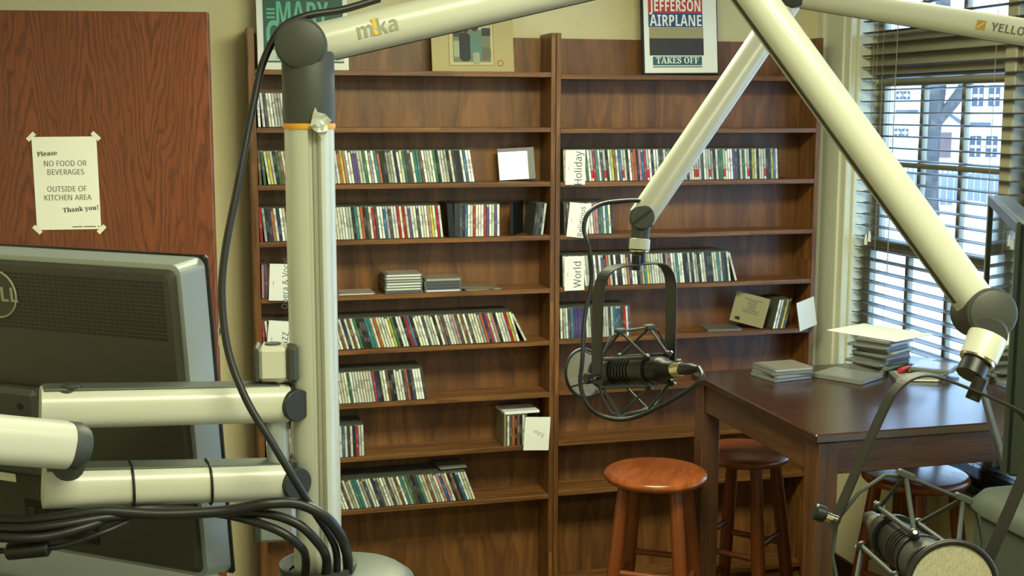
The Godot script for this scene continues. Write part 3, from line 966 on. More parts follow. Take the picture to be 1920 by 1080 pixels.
func shelf_items() -> void:
	# --- sign cards
	var cards := [
		["Holiday", "white card with sideways handwriting marking the holiday row", Vector3(1.470, shelf_top(1, 3) + 0.056, FRONT + 0.0075), 0.079, 0.132, 0.0],
		["Religious", "tilted white card with sideways handwriting marking the religious row", Vector3(1.485, shelf_top(1, 4) + 0.057, FRONT + 0.0075), 0.084, 0.132, -6.0],
		["World", "white card with sideways handwriting marking the world music row", Vector3(1.470, shelf_top(1, 5) + 0.055, FRONT + 0.0075), 0.080, 0.132, 0.5],
		["Opera & Vocal", "white card with sideways handwriting marking the opera row beside the pole", Vector3(0.361, shelf_top(0, 5) + 0.058, FRONT + 0.0075), 0.090, 0.134, -3.0],
		["Jazz", "white card with sideways handwriting marking the jazz row beside the pole", Vector3(0.352, shelf_top(0, 6) + 0.055, FRONT + 0.008), 0.096, 0.132, -6.0]]
	for c in cards:
		var t := thing("sign_card", c[1], "card", turned(c[2], Vector3(0, 0, 1), c[5]), "handwritten shelf cards")
		part(t, "card", box(Vector3(c[3], c[4], 0.0012)), M.paper)
		text(t, c[0], 0.029 if c[0].length() < 9 else 0.022, M.pen, turned(Vector3(0.012, -0.004, 0.0008), Vector3(0, 0, 1), 90.0), "Droid Sans", false, true, 0.95)
		part(t, "arrow", bar([Vector3(-c[3] * 0.34, -0.010, 0.0009), Vector3(-c[3] * 0.34, 0.004, 0.0009)], rounded(0.0014, 0.0005, 0.0002, 1), Vector3.RIGHT), M.pen)
	var blank := thing("sign_card", "faded blank white card hung at the end of eighth shelf", "card", turned(Vector3(1.322, shelf_top(0, 8) + 0.047, FRONT + 0.012), Vector3(0, 0, 1), -3.5), "blank white cards")
	part(blank, "card", box(Vector3(0.102, 0.132, 0.0012)), M.paper)
	for k in 3:
		part(blank, "smudge", box(Vector3(0.018, 0.010, 0.0003)), M.paleink, turned(Vector3(-0.005 + k * 0.014, 0.008 - k * 0.008, 0.0007), Vector3(0, 0, 1), 30.0 * k))
	var blank2 := thing("sign_card", "bluish white card tilted at the window end of the sixth shelf", "card", Transform3D(Basis(Vector3.UP, deg_to_rad(18.0)) * Basis(Vector3(0, 0, 1), deg_to_rad(12.0)), Vector3(2.452, shelf_top(1, 6) + 0.064, FRONT + 0.030)), "blank white cards")
	part(blank2, "card", box(Vector3(0.098, 0.120, 0.0015)), M.paper)
	# --- third shelf: open case with a white booklet leaning back
	var w := thing("compact_disc", "clear CD case with a bright white insert leaning on the third shelf", "CD case", Transform3D(Basis(Vector3.UP, deg_to_rad(-9.0)) * Basis(Vector3(0, 0, 1), deg_to_rad(3.0)) * Basis(Vector3.RIGHT, deg_to_rad(-13.5)), Vector3(1.262, shelf_top(0, 3) + 0.004, FRONT - 0.062)))
	part(w, "tray", box(Vector3(0.142, 0.125, 0.008), 0.001), M.black, at(Vector3(0, 0.0625, -0.002)))
	part(w, "insert", box(Vector3(0.112, 0.108, 0.0008)), M.glossy_print, at(Vector3(-0.012, 0.056, 0.0026)))
	part(w, "hub_ring", tube(smoothed([Vector3(0.045, 0.10, 0.003), Vector3(0.058, 0.08, 0.003), Vector3(0.061, 0.05, 0.003), Vector3(0.05, 0.02, 0.003)]), 0.0008, 5), M.silver)
	# --- fifth shelf: flat stacks
	var y := shelf_top(0, 5) + 0.0004
	var pal := [Color(0.30, 0.32, 0.34), Color(0.80, 0.82, 0.74), Color(0.80, 0.83, 0.78), Color(0.84, 0.85, 0.80), Color(0.62, 0.62, 0.60), Color(0.82, 0.82, 0.78), Color(0.86, 0.86, 0.84)]
	for k in 7:
		flat_case("compact_disc", "flat CD case, %s from the bottom of the taller stack on fifth shelf" % ordinal(k + 1), "tall flat stack on the fifth shelf", Vector3(0.810 + rng.randf_range(-0.002, 0.002), y + k * 0.0103, FRONT - 0.066), rng.randf_range(-1, 1), pal[k])
	var pal2 := [Color(0.83, 0.80, 0.78), Color(0.22, 0.24, 0.36), Color(0.24, 0.25, 0.26), Color(0.26, 0.27, 0.28), Color(0.66, 0.64, 0.58)]
	for k in 5:
		flat_case("compact_disc", "flat CD case, %s from the bottom of the lower stack on fifth shelf" % ordinal(k + 1), "low flat stack on the fifth shelf", Vector3(0.958 + rng.randf_range(-0.002, 0.002), y + k * 0.0103, FRONT - 0.066), rng.randf_range(-1, 1), pal2[k])
	flat_case("compact_disc", "thin tan CD sleeve lying flat alone on the fifth shelf", "", Vector3(1.112, y, FRONT - 0.067), 2.0, Color(0.55, 0.50, 0.37), Vector3(0.142, 0.006, 0.125))
	flat_case("compact_disc", "thin cardboard sleeve lying skewed on the lone tan sleeve", "", Vector3(1.106, y + 0.0064, FRONT - 0.069), -14.0, Color(0.50, 0.43, 0.34), Vector3(0.125, 0.005, 0.120))
	flat_case("compact_disc", "white CD case lying flat on fifth shelf right beside the pole", "", Vector3(0.632, y, FRONT - 0.066), 0.0, Color(0.85, 0.82, 0.78), Vector3(0.142, 0.006, 0.125))
	flat_case("compact_disc", "grey CD case lying flat alone on sixth shelf of window bookcase", "", Vector3(2.120, shelf_top(1, 6) + 0.0004, FRONT - 0.068), -8.0, Color(0.42, 0.43, 0.45))
	# --- bits on top of the ninth-shelf row
	flat_case("compact_disc", "clear CD case lying on top of the ninth shelf row", "", Vector3(0.995, shelf_top(0, 9) + 0.1245, FRONT - 0.080), 4.0, Color(0.55, 0.57, 0.52), Vector3(0.110, 0.006, 0.110))
	# --- picture standing on the top shelves
	var ly := shelf_top(0, 1) + 0.0005
	var p := thing("framed_poster", "framed dark green concert poster with mint block letters on the bookcase", "poster", Transform3D(Basis(Vector3.RIGHT, deg_to_rad(-6.0)), Vector3(0.4625, ly, FRONT - 0.062)))
	part(p, "mat_board", box(Vector3(0.325, 0.50, 0.006), 0.001), M.paper, at(Vector3(0, 0.25, 0)))
	part(p, "print_field", box(Vector3(0.285, 0.40, 0.001)), M.poster_green, at(Vector3(0.003, 0.265, 0.0033)))
	for k in 3:
		part(p, "print_bar", box(Vector3(0.030, 0.007, 0.0006)), M.poster_mint, at(Vector3(-0.112, 0.186 + k * 0.0145, 0.0041)))
	part(p, "print_bar", box(Vector3(0.026, 0.007, 0.0006)), M.poster_mint, at(Vector3(0.098, 0.210, 0.0041)))
	text(p, "MARY", 0.078, M.poster_mint, at(Vector3(-0.002, 0.203, 0.0040)), "Droid Sans", true, false, 0.64)
	text(p, "C", 0.100, M.poster_mint, at(Vector3(-0.108, 0.122, 0.0040)), "Droid Sans", true, false, 0.60)
	part(p, "print_strip", box(Vector3(0.285, 0.046, 0.001)), M.paleink, at(Vector3(0.003, 0.048, 0.0036)))
	text(p, "L", 0.026, M.poster_mint, at(Vector3(-0.09, 0.050, 0.0043)), "Droid Sans", true)
	text(p, "CK", 0.026, M.poster_mint, at(Vector3(0.108, 0.050, 0.0043)), "Droid Sans", true)
	part(p, "print_bar", box(Vector3(0.285, 0.006, 0.0012)), M.poster_green, at(Vector3(0.003, 0.029, 0.0037)))
	# record sleeve
	var lp := thing("record_sleeve", "cream square record sleeve with a small picture panel on the bookcase", "record sleeve", Transform3D(Basis(Vector3.RIGHT, deg_to_rad(-7.0)) * Basis(Vector3(0, 0, 1), deg_to_rad(0.6)), Vector3(1.092, ly, FRONT - 0.066)))
	part(lp, "sleeve", box(Vector3(0.315, 0.315, 0.004), 0.0008), M.sleeve, at(Vector3(0, 0.1575, 0)))
	part(lp, "border_line", box(Vector3(0.172, 0.190, 0.0006)), M.sleeve_line, at(Vector3(-0.006, 0.118, 0.0022)))
	part(lp, "border_panel", box(Vector3(0.168, 0.186, 0.0008)), mat(Color(0.78, 0.72, 0.53), 0.7), at(Vector3(-0.006, 0.118, 0.0023)))
	part(lp, "picture_panel", box(Vector3(0.144, 0.166, 0.0010)), mat(Color(0.46, 0.47, 0.37), 0.6), at(Vector3(-0.004, 0.119, 0.0025)))
	# soft-edged patches of a snapshot: pale ground, dark and sea-green upright shapes
	var blobs := [[-0.004, 0.176, 0.140, 0.040, 0.004, Color(0.66, 0.68, 0.55)], [-0.056, 0.150, 0.034, 0.040, 0.004, Color(0.24, 0.24, 0.21)], [0.052, 0.148, 0.034, 0.030, 0.004, Color(0.20, 0.20, 0.19)], [-0.060, 0.085, 0.026, 0.060, 0.004, Color(0.62, 0.66, 0.52)], [0.044, 0.068, 0.050, 0.048, 0.016, Color(0.40, 0.39, 0.30)], [-0.030, 0.092, 0.044, 0.106, 0.018, Color(0.13, 0.14, 0.15)], [0.012, 0.092, 0.044, 0.106, 0.018, Color(0.35, 0.49, 0.43)], [0.012, 0.050, 0.026, 0.044, 0.006, Color(0.60, 0.62, 0.52)], [-0.027, 0.163, 0.025, 0.034, 0.011, Color(0.22, 0.15, 0.11)], [0.009, 0.168, 0.027, 0.034, 0.012, Color(0.25, 0.17, 0.12)]]
	for k in blobs.size():
		var e: Array = blobs[k]
		part(lp, "picture_patch", bar([Vector3(e[0], e[1], 0.0028), Vector3(e[0], e[1], 0.0034 + k * 0.00008)], rounded(e[2], e[3], e[4], 5), Vector3.RIGHT), mat(e[5], 0.6))
	part(lp, "stamp", lathe([Vector2(0, 0), Vector2(0.012, 0), Vector2(0.012, 0.0005), Vector2(0, 0.0005)], 20, Transform3D(Basis(Vector3.RIGHT, PI / 2), Vector3(0.104, 0.032, 0.0021))), M.sleeve_red)
	part(lp, "stamp_centre", lathe([Vector2(0, 0), Vector2(0.009, 0), Vector2(0.009, 0.0005), Vector2(0, 0.0005)], 20, Transform3D(Basis(Vector3.RIGHT, PI / 2), Vector3(0.104, 0.032, 0.0026))), M.sleeve)
	# second poster
	var q := thing("framed_poster", "thin black framed white poster with red and blue title bands by window", "poster", Transform3D(Basis(Vector3.RIGHT, deg_to_rad(-5.0)) * Basis(Vector3(0, 0, 1), deg_to_rad(0.8)), Vector3(1.922, shelf_top(1, 1) + 0.003, FRONT - 0.062)))
	part(q, "frame", box(Vector3(0.318, 0.47, 0.014), 0.002), M.black, at(Vector3(0, 0.235, -0.004)))
	part(q, "sheet", box(Vector3(0.304, 0.456, 0.001)), M.paper, at(Vector3(0.002, 0.236, 0.0034)))
	part(q, "title_band", box(Vector3(0.226, 0.060, 0.0006)), M.poster_red, at(Vector3(-0.018, 0.268, 0.0041)))
	part(q, "title_band", box(Vector3(0.226, 0.054, 0.0006)), M.poster_blue, at(Vector3(-0.018, 0.211, 0.0041)))
	text(q, "JEFFERSON", 0.043, M.paper, at(Vector3(-0.016, 0.266, 0.0046)), "Droid Sans", true, false, 0.68)
	text(q, "AIRPLANE", 0.043, M.paper, at(Vector3(-0.016, 0.209, 0.0046)), "Droid Sans", true, false, 0.76)
	part(q, "picture_field", box(Vector3(0.226, 0.108, 0.0006)), M.poster_tan, at(Vector3(-0.016, 0.129, 0.0041)))
	part(q, "picture_patch", box(Vector3(0.226, 0.066, 0.0005)), M.poster_dark, at(Vector3(-0.016, 0.108, 0.0046)))
	part(q, "title_band", box(Vector3(0.205, 0.034, 0.0006)), M.poster_teal, at(Vector3(-0.014, 0.054, 0.0041)))
	text(q, "TAKES OFF", 0.024, M.paper, at(Vector3(-0.014, 0.056, 0.0046)), "Droid Serif", true, false, 0.95)
	part(q, "print_border", box(Vector3(0.205, 0.004, 0.0006)), M.pen, at(Vector3(-0.014, 0.031, 0.0041)))

# ------------------------------------------------------------------ table, stools
func table_and_stools() -> void:
	var t := thing("bar_table", "tall dark brown square wooden bar table by the window", "table", at(Vector3(2.085, 0, -3.405)))
	part(t, "table_top", box(Vector3(0.86, 0.026, 0.86), 0.004, 0), M.table, at(Vector3(0, 1.051, 0)))
	for x in [-1, 1]:
		for z in [-1, 1]:
			part(t, "leg", box(Vector3(0.066, 1.038, 0.066), 0.004, 1), M.table_leg, at(Vector3(x * 0.385, 0.519, z * 0.385)))
	for s in [-1, 1]:
		part(t, "apron", box(Vector3(0.704, 0.095, 0.022), 0.002, 0), M.table_leg, at(Vector3(0, 0.990, s * 0.398)))
		part(t, "apron", box(Vector3(0.022, 0.095, 0.704), 0.002, 2), M.table_leg, at(Vector3(s * 0.398, 0.990, 0)))
	stool(Vector3(1.494, 0, -3.730), 0.170, -34.0, "glossy red-brown wooden bar stool standing beside the corner leg of the bar table", 0.028)
	stool(Vector3(1.935, 0, -3.985), 0.166, 40.0, "red-brown wooden bar stool pushed between bar table and bookcase")
	stool(Vector3(2.365, 0, -3.578), 0.176, 20.0, "red-brown wooden bar stool tucked under the bar table by the window")

func stool(p: Vector3, r: float, turn: float, label: String, rise := 0.0) -> void:
	var t := thing("bar_stool", label, "stool", Transform3D(Basis(Vector3.UP, deg_to_rad(turn)), p), "wooden bar stools")
	part(t, "seat", lathe([Vector2(0, 0.702), Vector2(r - 0.020, 0.702), Vector2(r - 0.008, 0.706), Vector2(r - 0.001, 0.714), Vector2(r, 0.722), Vector2(r - 0.003, 0.730), Vector2(r - 0.010, 0.735), Vector2(r - 0.020, 0.737), Vector2(0, 0.737)], 56, at(Vector3(0, rise, 0))), M.stool)
	var foot := []
	var top := []
	for k in 4:
		var a := PI / 4 + k * PI / 2
		var d := Vector3(cos(a), 0, sin(a))
		top.append(d * (r - 0.052) + Vector3(0, 0.704 + rise, 0))
		foot.append(d * (r + 0.042) + Vector3(0, 0.0, 0))
		part(t, "leg", tube([foot[k], (foot[k] as Vector3).lerp(top[k], 0.25), (foot[k] as Vector3).lerp(top[k], 0.55), (foot[k] as Vector3).lerp(top[k], 0.85), top[k]], 0.0235, 16, [0.72, 0.95, 1.05, 0.95, 0.88]), M.stool_leg)
	for k in 4:
		for f in ([0.34, 0.60] if k % 2 == 0 else [0.28, 0.54]):
			part(t, "rung", tube([(foot[k] as Vector3).lerp(top[k], f), (foot[(k + 1) % 4] as Vector3).lerp(top[(k + 1) % 4], f)], 0.011, 12), M.stool_leg)

func table_items() -> void:
	var y := 1.0645
	var small := "loose CD cases on the bar table"
	# two-high stack near the corner
	var cs := [Color(0.45, 0.47, 0.55), Color(0.50, 0.50, 0.50), Color(0.42, 0.42, 0.46), Color(0.62, 0.60, 0.55)]
	for k in 4:
		flat_case("compact_disc", "CD case, %s from the bottom of the low stack on the bar table" % ordinal(k + 1), "low CD stack on the bar table", Vector3(1.918 + rng.randf_range(-0.006, 0.006), y + k * 0.0105, -3.682), 6.0 + rng.randf_range(-5, 5), cs[k], Vector3(0.150, 0.0100, 0.130))
	flat_case("compact_disc", "thick grey disc case lying alone in the middle of bar table", "", Vector3(2.120, y, -3.618), 32.0, Color(0.55, 0.57, 0.58), Vector3(0.150, 0.014, 0.180))
	# tall untidy pile
	var yy := y
	for k in 11:
		var big: bool = k == 2 or k == 8
		var c := Color.from_hsv(rng.randf(), rng.randf_range(0.02, 0.25), rng.randf_range(0.25, 0.8))
		var sz := Vector3(0.160 if big else 0.146, rng.randf_range(0.0085, 0.0125), 0.140 if big else 0.128)
		flat_case("compact_disc", "CD case, %s from the bottom of the untidy pile under the white sheet" % ordinal(k + 1), "tall untidy CD pile on the bar table", Vector3(2.298 + rng.randf_range(-0.014, 0.014), yy, -3.712 + rng.randf_range(-0.010, 0.010)), 24.0 + rng.randf_range(-9, 9), c, sz)
		yy += sz.y + 0.0004
	var sh := thing("paper_sheet", "large white paper sheet lying on top of the untidy CD pile", "paper", Transform3D(Basis(Vector3.UP, deg_to_rad(24.0)), Vector3(2.330, yy, -3.778)))
	part(sh, "sheet", box(Vector3(0.215, 0.003, 0.279), 0.0005), M.paper, at(Vector3(0, 0.0018, 0)))
	# spill to the right of the pile
	var spill := [[2.405, -3.600, 52.0, 0, Color(0.45, 0.26, 0.24), "brown bottom CD case of the little heap near table edge by window"], [2.420, -3.594, 30.0, 1, Color(0.70, 0.68, 0.60), "cream middle CD case of the little heap by the window"], [2.330, -3.562, -20.0, 0, Color(0.80, 0.80, 0.72), "cream CD case lying alone before the untidy pile"], [2.432, -3.735, 15.0, 0, Color(0.72, 0.74, 0.74), "pale lower CD case of the pair between pile and window"], [2.436, -3.738, 33.0, 1, Color(0.80, 0.82, 0.82), "pale upper CD case of the pair between pile and window"], [2.425, -3.590, 44.0, 2, Color(0.60, 0.58, 0.60), "grey top CD case of the little heap by the window"]]
	for e in spill:
		flat_case("compact_disc", e[5], "loose CDs between the tall pile and the window", Vector3(e[0], y + e[3] * 0.0108, e[1]), e[2], e[4])
	var r := thing("lighter", "small glossy red plastic item lying beside the tall CD pile", "small item", turned(Vector3(2.318, y + 0.0105, -3.600), Vector3.UP, 30.0))
	part(r, "body", lathe([Vector2(0, -0.035), Vector2(0.008, -0.033), Vector2(0.010, 0), Vector2(0.008, 0.033), Vector2(0, 0.035)], 14, Transform3D(Basis(Vector3(0, 0, 1), PI / 2), Vector3(0, 0.0105, 0))), M.red)

func bin() -> void:
	var t := thing("waste_bin", "tall grey plastic bin with a paler lid beside the bar table", "bin", at(Vector3(2.26, 0, -2.70)))
	part(t, "body", bar([Vector3(0, 0.0, 0), Vector3(0, 0.86, 0)], rounded(0.40, 0.34, 0.06, 5), Vector3.RIGHT, true), M.binbody)
	var st := begin()
	add_skin(st, rings_along([Vector3(0, 0.862, 0), Vector3(0, 0.89, 0), Vector3(0, 0.915, 0), Vector3(0, 0.925, 0)], rounded(0.42, 0.36, 0.07, 6), Vector3.RIGHT, [1.0, 1.0, 0.9, 0.7]), true)
	part(t, "lid", done(st), M.binlid)
	part(t, "seam", box(Vector3(0.004, 0.84, 0.002)), M.darkgrey, at(Vector3(-0.05, 0.43, 0.1705)))

# ------------------------------------------------------------------ counter, pole, monitor arms
func prism(pts: Array, y0: float, y1: float) -> ArrayMesh:
	var r0 := PackedVector3Array()
	var r1 := PackedVector3Array()
	for p in pts:
		r0.append(Vector3(p.x, y0, p.y))
		r1.append(Vector3(p.x, y1, p.y))
	var st := begin()
	add_skin(st, [r0, r1], false)
	return done(st)

const POLE := Vector3(0.146, 0, -1.41)
func counter_and_pole() -> void:
	var c := thing("studio_counter", "grey stand-up studio counter carrying the pole and monitor", "counter", Transform3D())
	var outline := [Vector2(0.62, -1.32), Vector2(0.62, -0.75), Vector2(-0.74, -0.75), Vector2(-0.74, -1.95), Vector2(-0.20, -1.92), Vector2(0.035, -1.58), Vector2(0.05, -1.53), Vector2(0.32, -1.48)]
	part(c, "counter_top", prism(outline, 1.310, 1.345), M.counter)
	var inner := []
	for p in outline:
		inner.append(Vector2(lerpf(p.x, -0.05, 0.06), lerpf(p.y, -1.2, 0.06)))
	part(c, "cabinet", prism(inner, 0.0, 1.310), M.table_leg)
	# pole
	var t := thing("support_pole", "cream metal support pole with dark top collar on round grey base", "pole", at(POLE + Vector3(0, 1.385, 0)))
	part(t, "base_disc", lathe([Vector2(0, -0.04), Vector2(0.086, -0.04), Vector2(0.086, -0.012), Vector2(0.081, 0.002), Vector2(0.069, 0.011), Vector2(0.050, 0.016), Vector2(0, 0.018)], 48), M.base, at(Vector3(0.030, 0, 0.004)))
	part(t, "cable_cup", lathe([Vector2(0.034, 0.008), Vector2(0.043, 0.008), Vector2(0.045, 0.025), Vector2(0.041, 0.025), Vector2(0.034, 0.016)], 40), M.charcoal)
	# extruded post with a channel down the front right
	var post := PackedVector2Array()
	for k in 72:
		var a := TAU * k / 72.0
		var r := 0.0275
		var da := absf(wrapf(a - deg_to_rad(86.0), -PI, PI))
		if da < 0.235:
			r = 0.0185
		post.append(Vector2(cos(a), sin(a)) * r)
	part(t, "post", bar([Vector3(0, 0.016, 0), Vector3(0, 0.528, 0)], post, Vector3.RIGHT), M.pole)
	part(t, "channel_strip", box(Vector3(0.0045, 0.478, 0.003), 0.0004), M.groove, turned(Vector3(0.0034, 0.287, 0.0195), Vector3.UP, 6.0))
	part(t, "orange_ring", lathe([Vector2(0, 0.526), Vector2(0.0286, 0.526), Vector2(0.0292, 0.529), Vector2(0.0286, 0.532), Vector2(0, 0.532)], 40), M.orange)
	part(t, "collar", lathe([Vector2(0, 0.532), Vector2(0.0284, 0.532), Vector2(0.0288, 0.534), Vector2(0.0288, 0.606), Vector2(0.0270, 0.610), Vector2(0, 0.610)], 40), M.charcoal)
	# crumpled foil tape
	var st := begin()
	st.set_smooth_group(FLAT)
	var g := []
	for j in 5:
		var rw := []
		for i in 5:
			rw.append(Vector3((i - 2) * 0.0048 + rng.randf_range(-0.0016, 0.0016), (j - 2) * 0.0052 - (i - 2) * 0.0014 + rng.randf_range(-0.002, 0.002), rng.randf_range(-0.0035, 0.0035)))
		g.append(rw)
	for j in 4:
		for i in 4:
			var o := Vector3(0, 0, -1)
			tri(st, g[j][i], g[j][i + 1], g[j + 1][i + 1], o, 1, Vector2.ZERO)
			tri(st, g[j][i], g[j + 1][i + 1], g[j + 1][i], o, 1, Vector2.ZERO)
			for q in [[g[j][i], g[j][i + 1], g[j + 1][i + 1]], [g[j][i], g[j + 1][i + 1], g[j + 1][i]]]:
				var back: Array = q.map(func(v): return v - Vector3(0, 0, 0.0006))
				tri(st, back[0], back[1], back[2], Vector3(0, 0, 1), 1, Vector2.ZERO)
	solo("foil_tape", "crumpled scrap of silver tape stuck under the pole collar", "tape", done(st), M.foil, Transform3D(Basis(Vector3.UP, deg_to_rad(10.0)) * Basis(Vector3(0, 0, 1), deg_to_rad(-22.0)), POLE + Vector3(0.008, 1.917, 0.0330)))
	# monitor arms
	var a := thing("monitor_arm", "cream double monitor arm clamped to the pole with black cable ties", "monitor arm", Transform3D())
	var arms := [[Vector3(-0.1444, 1.6226, -1.3640), Vector3(0.1130, 1.6045, -1.4030)], [Vector3(-0.1445, 1.5408, -1.3521), Vector3(0.1100, 1.5170, -1.3930)]]
	for e in arms:
		part(a, "arm_tube", bar([e[0], e[1]], rounded(0.050, 0.0425, 0.017, 6), Vector3(0.15, 0, 1), true), M.arm)
		part(a, "cable_cover", bar([(e[0] as Vector3) + Vector3(0.004, 0.0206, 0), (e[1] as Vector3) + Vector3(-0.010, 0.0206, 0)], rounded(0.030, 0.004, 0.0015, 2), Vector3(0.15, 0, 1)), M.base)
		part(a, "arm_collar", drum(e[1] - Vector3(0.006, 0, 0), e[1] + Vector3(0.006, 0, -0.001), 0.0222), M.charcoal)
		part(a, "pole_clamp", box(Vector3(0.016, 0.044, 0.034), 0.003), M.charcoal, at(Vector3(0.1175, e[1].y, POLE.z - 0.002)))
		part(a, "clamp_bolt", drum(e[1] + Vector3(0.008, 0, 0.016), e[1] + Vector3(0.012, 0, 0.023), 0.018), M.darkgrey)
	part(a, "spacer", tube([Vector3(0.1010, 1.5170, -1.3920), Vector3(0.1030, 1.6045, -1.4010)], 0.0125, 20), M.silver)
	part(a, "elbow_post", tube([Vector3(-0.118, 1.535, -1.354), Vector3(-0.118, 1.640, -1.362)], 0.012, 18), M.charcoal)
	part(a, "elbow_cap", drum(Vector3(-0.1120, 1.6420, -1.362), Vector3(-0.1120, 1.6465, -1.362), 0.010), M.charcoal)
	part(a, "arm_tube", bar([Vector3(-0.1980, 1.6313, -1.2228), Vector3(-0.1130, 1.6050, -1.2692)], rounded(0.048, 0.046, 0.019, 6), Vector3(0.5, 0, 1), true), M.arm)
	part(a, "end_cap", lathe([Vector2(0, 0), Vector2(0.0235, 0), Vector2(0.0235, 0.012), Vector2(0.019, 0.020), Vector2(0, 0.023)], 32, axle(Vector3(-0.1130, 1.6050, -1.2692), Vector3(-0.0960, 1.6000, -1.2785))), M.charcoal)
	part(a, "joint_block", tube([Vector3(-0.112, 1.580, -1.283), Vector3(-0.118, 1.580, -1.345)], 0.016, 18), M.charcoal)
	for e in [[0.345, "upper"], [0.662, "outer"]]:
		var p: Vector3 = (arms[1][0] as Vector3).lerp(arms[1][1], e[0])
		var ring := []
		for k in 20:
			var r := rounded(0.0535, 0.046, 0.019, 4)[k]
			ring.append(p + Vector3(0, -r.y, 0) + Vector3(0.15, 0, 1).normalized() * r.x)
		var sr := begin()
		add_skin(sr, rings_along(ring, circle(0.0014, 6)), true, false, true)
		part(a, "cable_tie", done(sr), M.black)
	# clips on the pole above and below the arms
	var k1 := part(a, "cable_clip", box(Vector3(0.032, 0.040, 0.038), 0.005), M.arm, turned(Vector3(0.1000, 1.6510, -1.405), Vector3.UP, -8.0))
	part(k1, "clip_cheek", box(Vector3(0.006, 0.041, 0.040), 0.003), M.charcoal, at(Vector3(-0.018, 0, 0)))
	part(k1, "clip_cheek", box(Vector3(0.013, 0.042, 0.042), 0.004), M.charcoal, at(Vector3(0.022, 0, 0)))
	part(k1, "clip_button", lathe([Vector2(0, 0), Vector2(0.009, 0), Vector2(0.009, 0.002), Vector2(0, 0.002)], 18, at(Vector3(0, 0.0195, 0))), M.charcoal)
	var k2 := part(a, "cable_clip", box(Vector3(0.042, 0.046, 0.038), 0.004), M.silver, turned(Vector3(0.1000, 1.4700, -1.400), Vector3.UP, -8.0))
	part(k2, "clip_cheek", box(Vector3(0.006, 0.047, 0.040), 0.002), M.charcoal, at(Vector3(-0.023, 0, 0)))
	# cables
	var runs := [
		[[Vector3(-0.2161, 1.5172, -1.3365), Vector3(-0.1688, 1.5146, -1.3234), Vector3(-0.1275, 1.5152, -1.3229), Vector3(-0.0854, 1.5180, -1.3230), Vector3(-0.0266, 1.5100, -1.3230), Vector3(0.0385, 1.5080, -1.3230), Vector3(0.0826, 1.5150, -1.3150), Vector3(0.1161, 1.5109, -1.3190), Vector3(0.1437, 1.4952, -1.3180), Vector3(0.1620, 1.4680, -1.3300), Vector3(0.1745, 1.4307, -1.3700), Vector3(0.1780, 1.4020, -1.3880)], 0.0060, "thick black cable looping from under the monitor arm into the pole base"],
		[[Vector3(-0.2146, 1.5135, -1.3251), Vector3(-0.1677, 1.5098, -1.3120), Vector3(-0.1268, 1.5104, -1.3115), Vector3(-0.0802, 1.5115, -1.3208), Vector3(-0.0213, 1.5080, -1.3350), Vector3(0.0437, 1.5020, -1.3350), Vector3(0.0821, 1.5010, -1.3250), Vector3(0.1150, 1.4900, -1.3140), Vector3(0.1366, 1.4657, -1.3169), Vector3(0.1500, 1.4315, -1.3600), Vector3(0.1500, 1.4020, -1.3745)], 0.0052, "second black cable under the monitor arm running to the pole base"],
		[[Vector3(-0.2133, 1.5077, -1.3135), Vector3(-0.1719, 1.5041, -1.3018), Vector3(-0.1366, 1.5024, -1.3025), Vector3(-0.0959, 1.5068, -1.3134), Vector3(-0.0533, 1.5105, -1.3443), Vector3(0.0003, 1.5052, -1.3450), Vector3(0.0491, 1.4973, -1.3350), Vector3(0.0923, 1.4860, -1.3125), Vector3(0.1164, 1.4652, -1.3144), Vector3(0.1270, 1.4340, -1.3600), Vector3(0.1270, 1.4020, -1.3790)], 0.0048, "lowest black cable sagging below the monitor arm"]]
	for e in runs:
		solo("black_cable", e[2], "cable", tube(smoothed(e[0], 8), e[1], 12), M.rubber, Transform3D())
	solo("black_cable", "long black microphone cable curving from the pole collar down the pole", "cable", tube(smoothed([Vector3(0.2300, 2.0560, -1.4330), Vector3(0.1865, 2.0424, -1.4270), Vector3(0.1471, 2.0348, -1.4234), Vector3(0.1195, 2.0204, -1.4232), Vector3(0.0985, 1.9843, -1.4189), Vector3(0.0853, 1.9350, -1.4105), Vector3(0.0668, 1.8546, -1.3933), Vector3(0.0498, 1.7811, -1.3767), Vector3(0.0445, 1.7305, -1.3655), Vector3(0.0490, 1.6748, -1.3509), Vector3(0.0657, 1.6250, -1.3340), Vector3(0.0905, 1.5800, -1.3207), Vector3(0.1127, 1.5392, -1.3140), Vector3(0.1340, 1.4980, -1.3286), Vector3(0.1530, 1.4620, -1.3480), Vector3(0.1620, 1.4350, -1.3660), Vector3(0.1640, 1.4020, -1.3775)], 8), 0.0042, 12), M.rubber, Transform3D())
	var fl := thing("ferrite_cable", "thin black cable with a barrel filter under the monitor", "cable", Transform3D())
	part(fl, "cord", tube(smoothed([Vector3(-0.235, 1.4850, -1.330), Vector3(-0.19, 1.4850, -1.322), Vector3(-0.13, 1.4880, -1.310), Vector3(-0.085, 1.4990, -1.310), Vector3(-0.06, 1.5040, -1.325)], 6), 0.0030, 10), M.rubber)
	part(fl, "filter_barrel", drum(Vector3(-0.1790, 1.4845, -1.3185), Vector3(-0.1370, 1.4875, -1.3105), 0.0088, 0.002, 18), M.rubber)

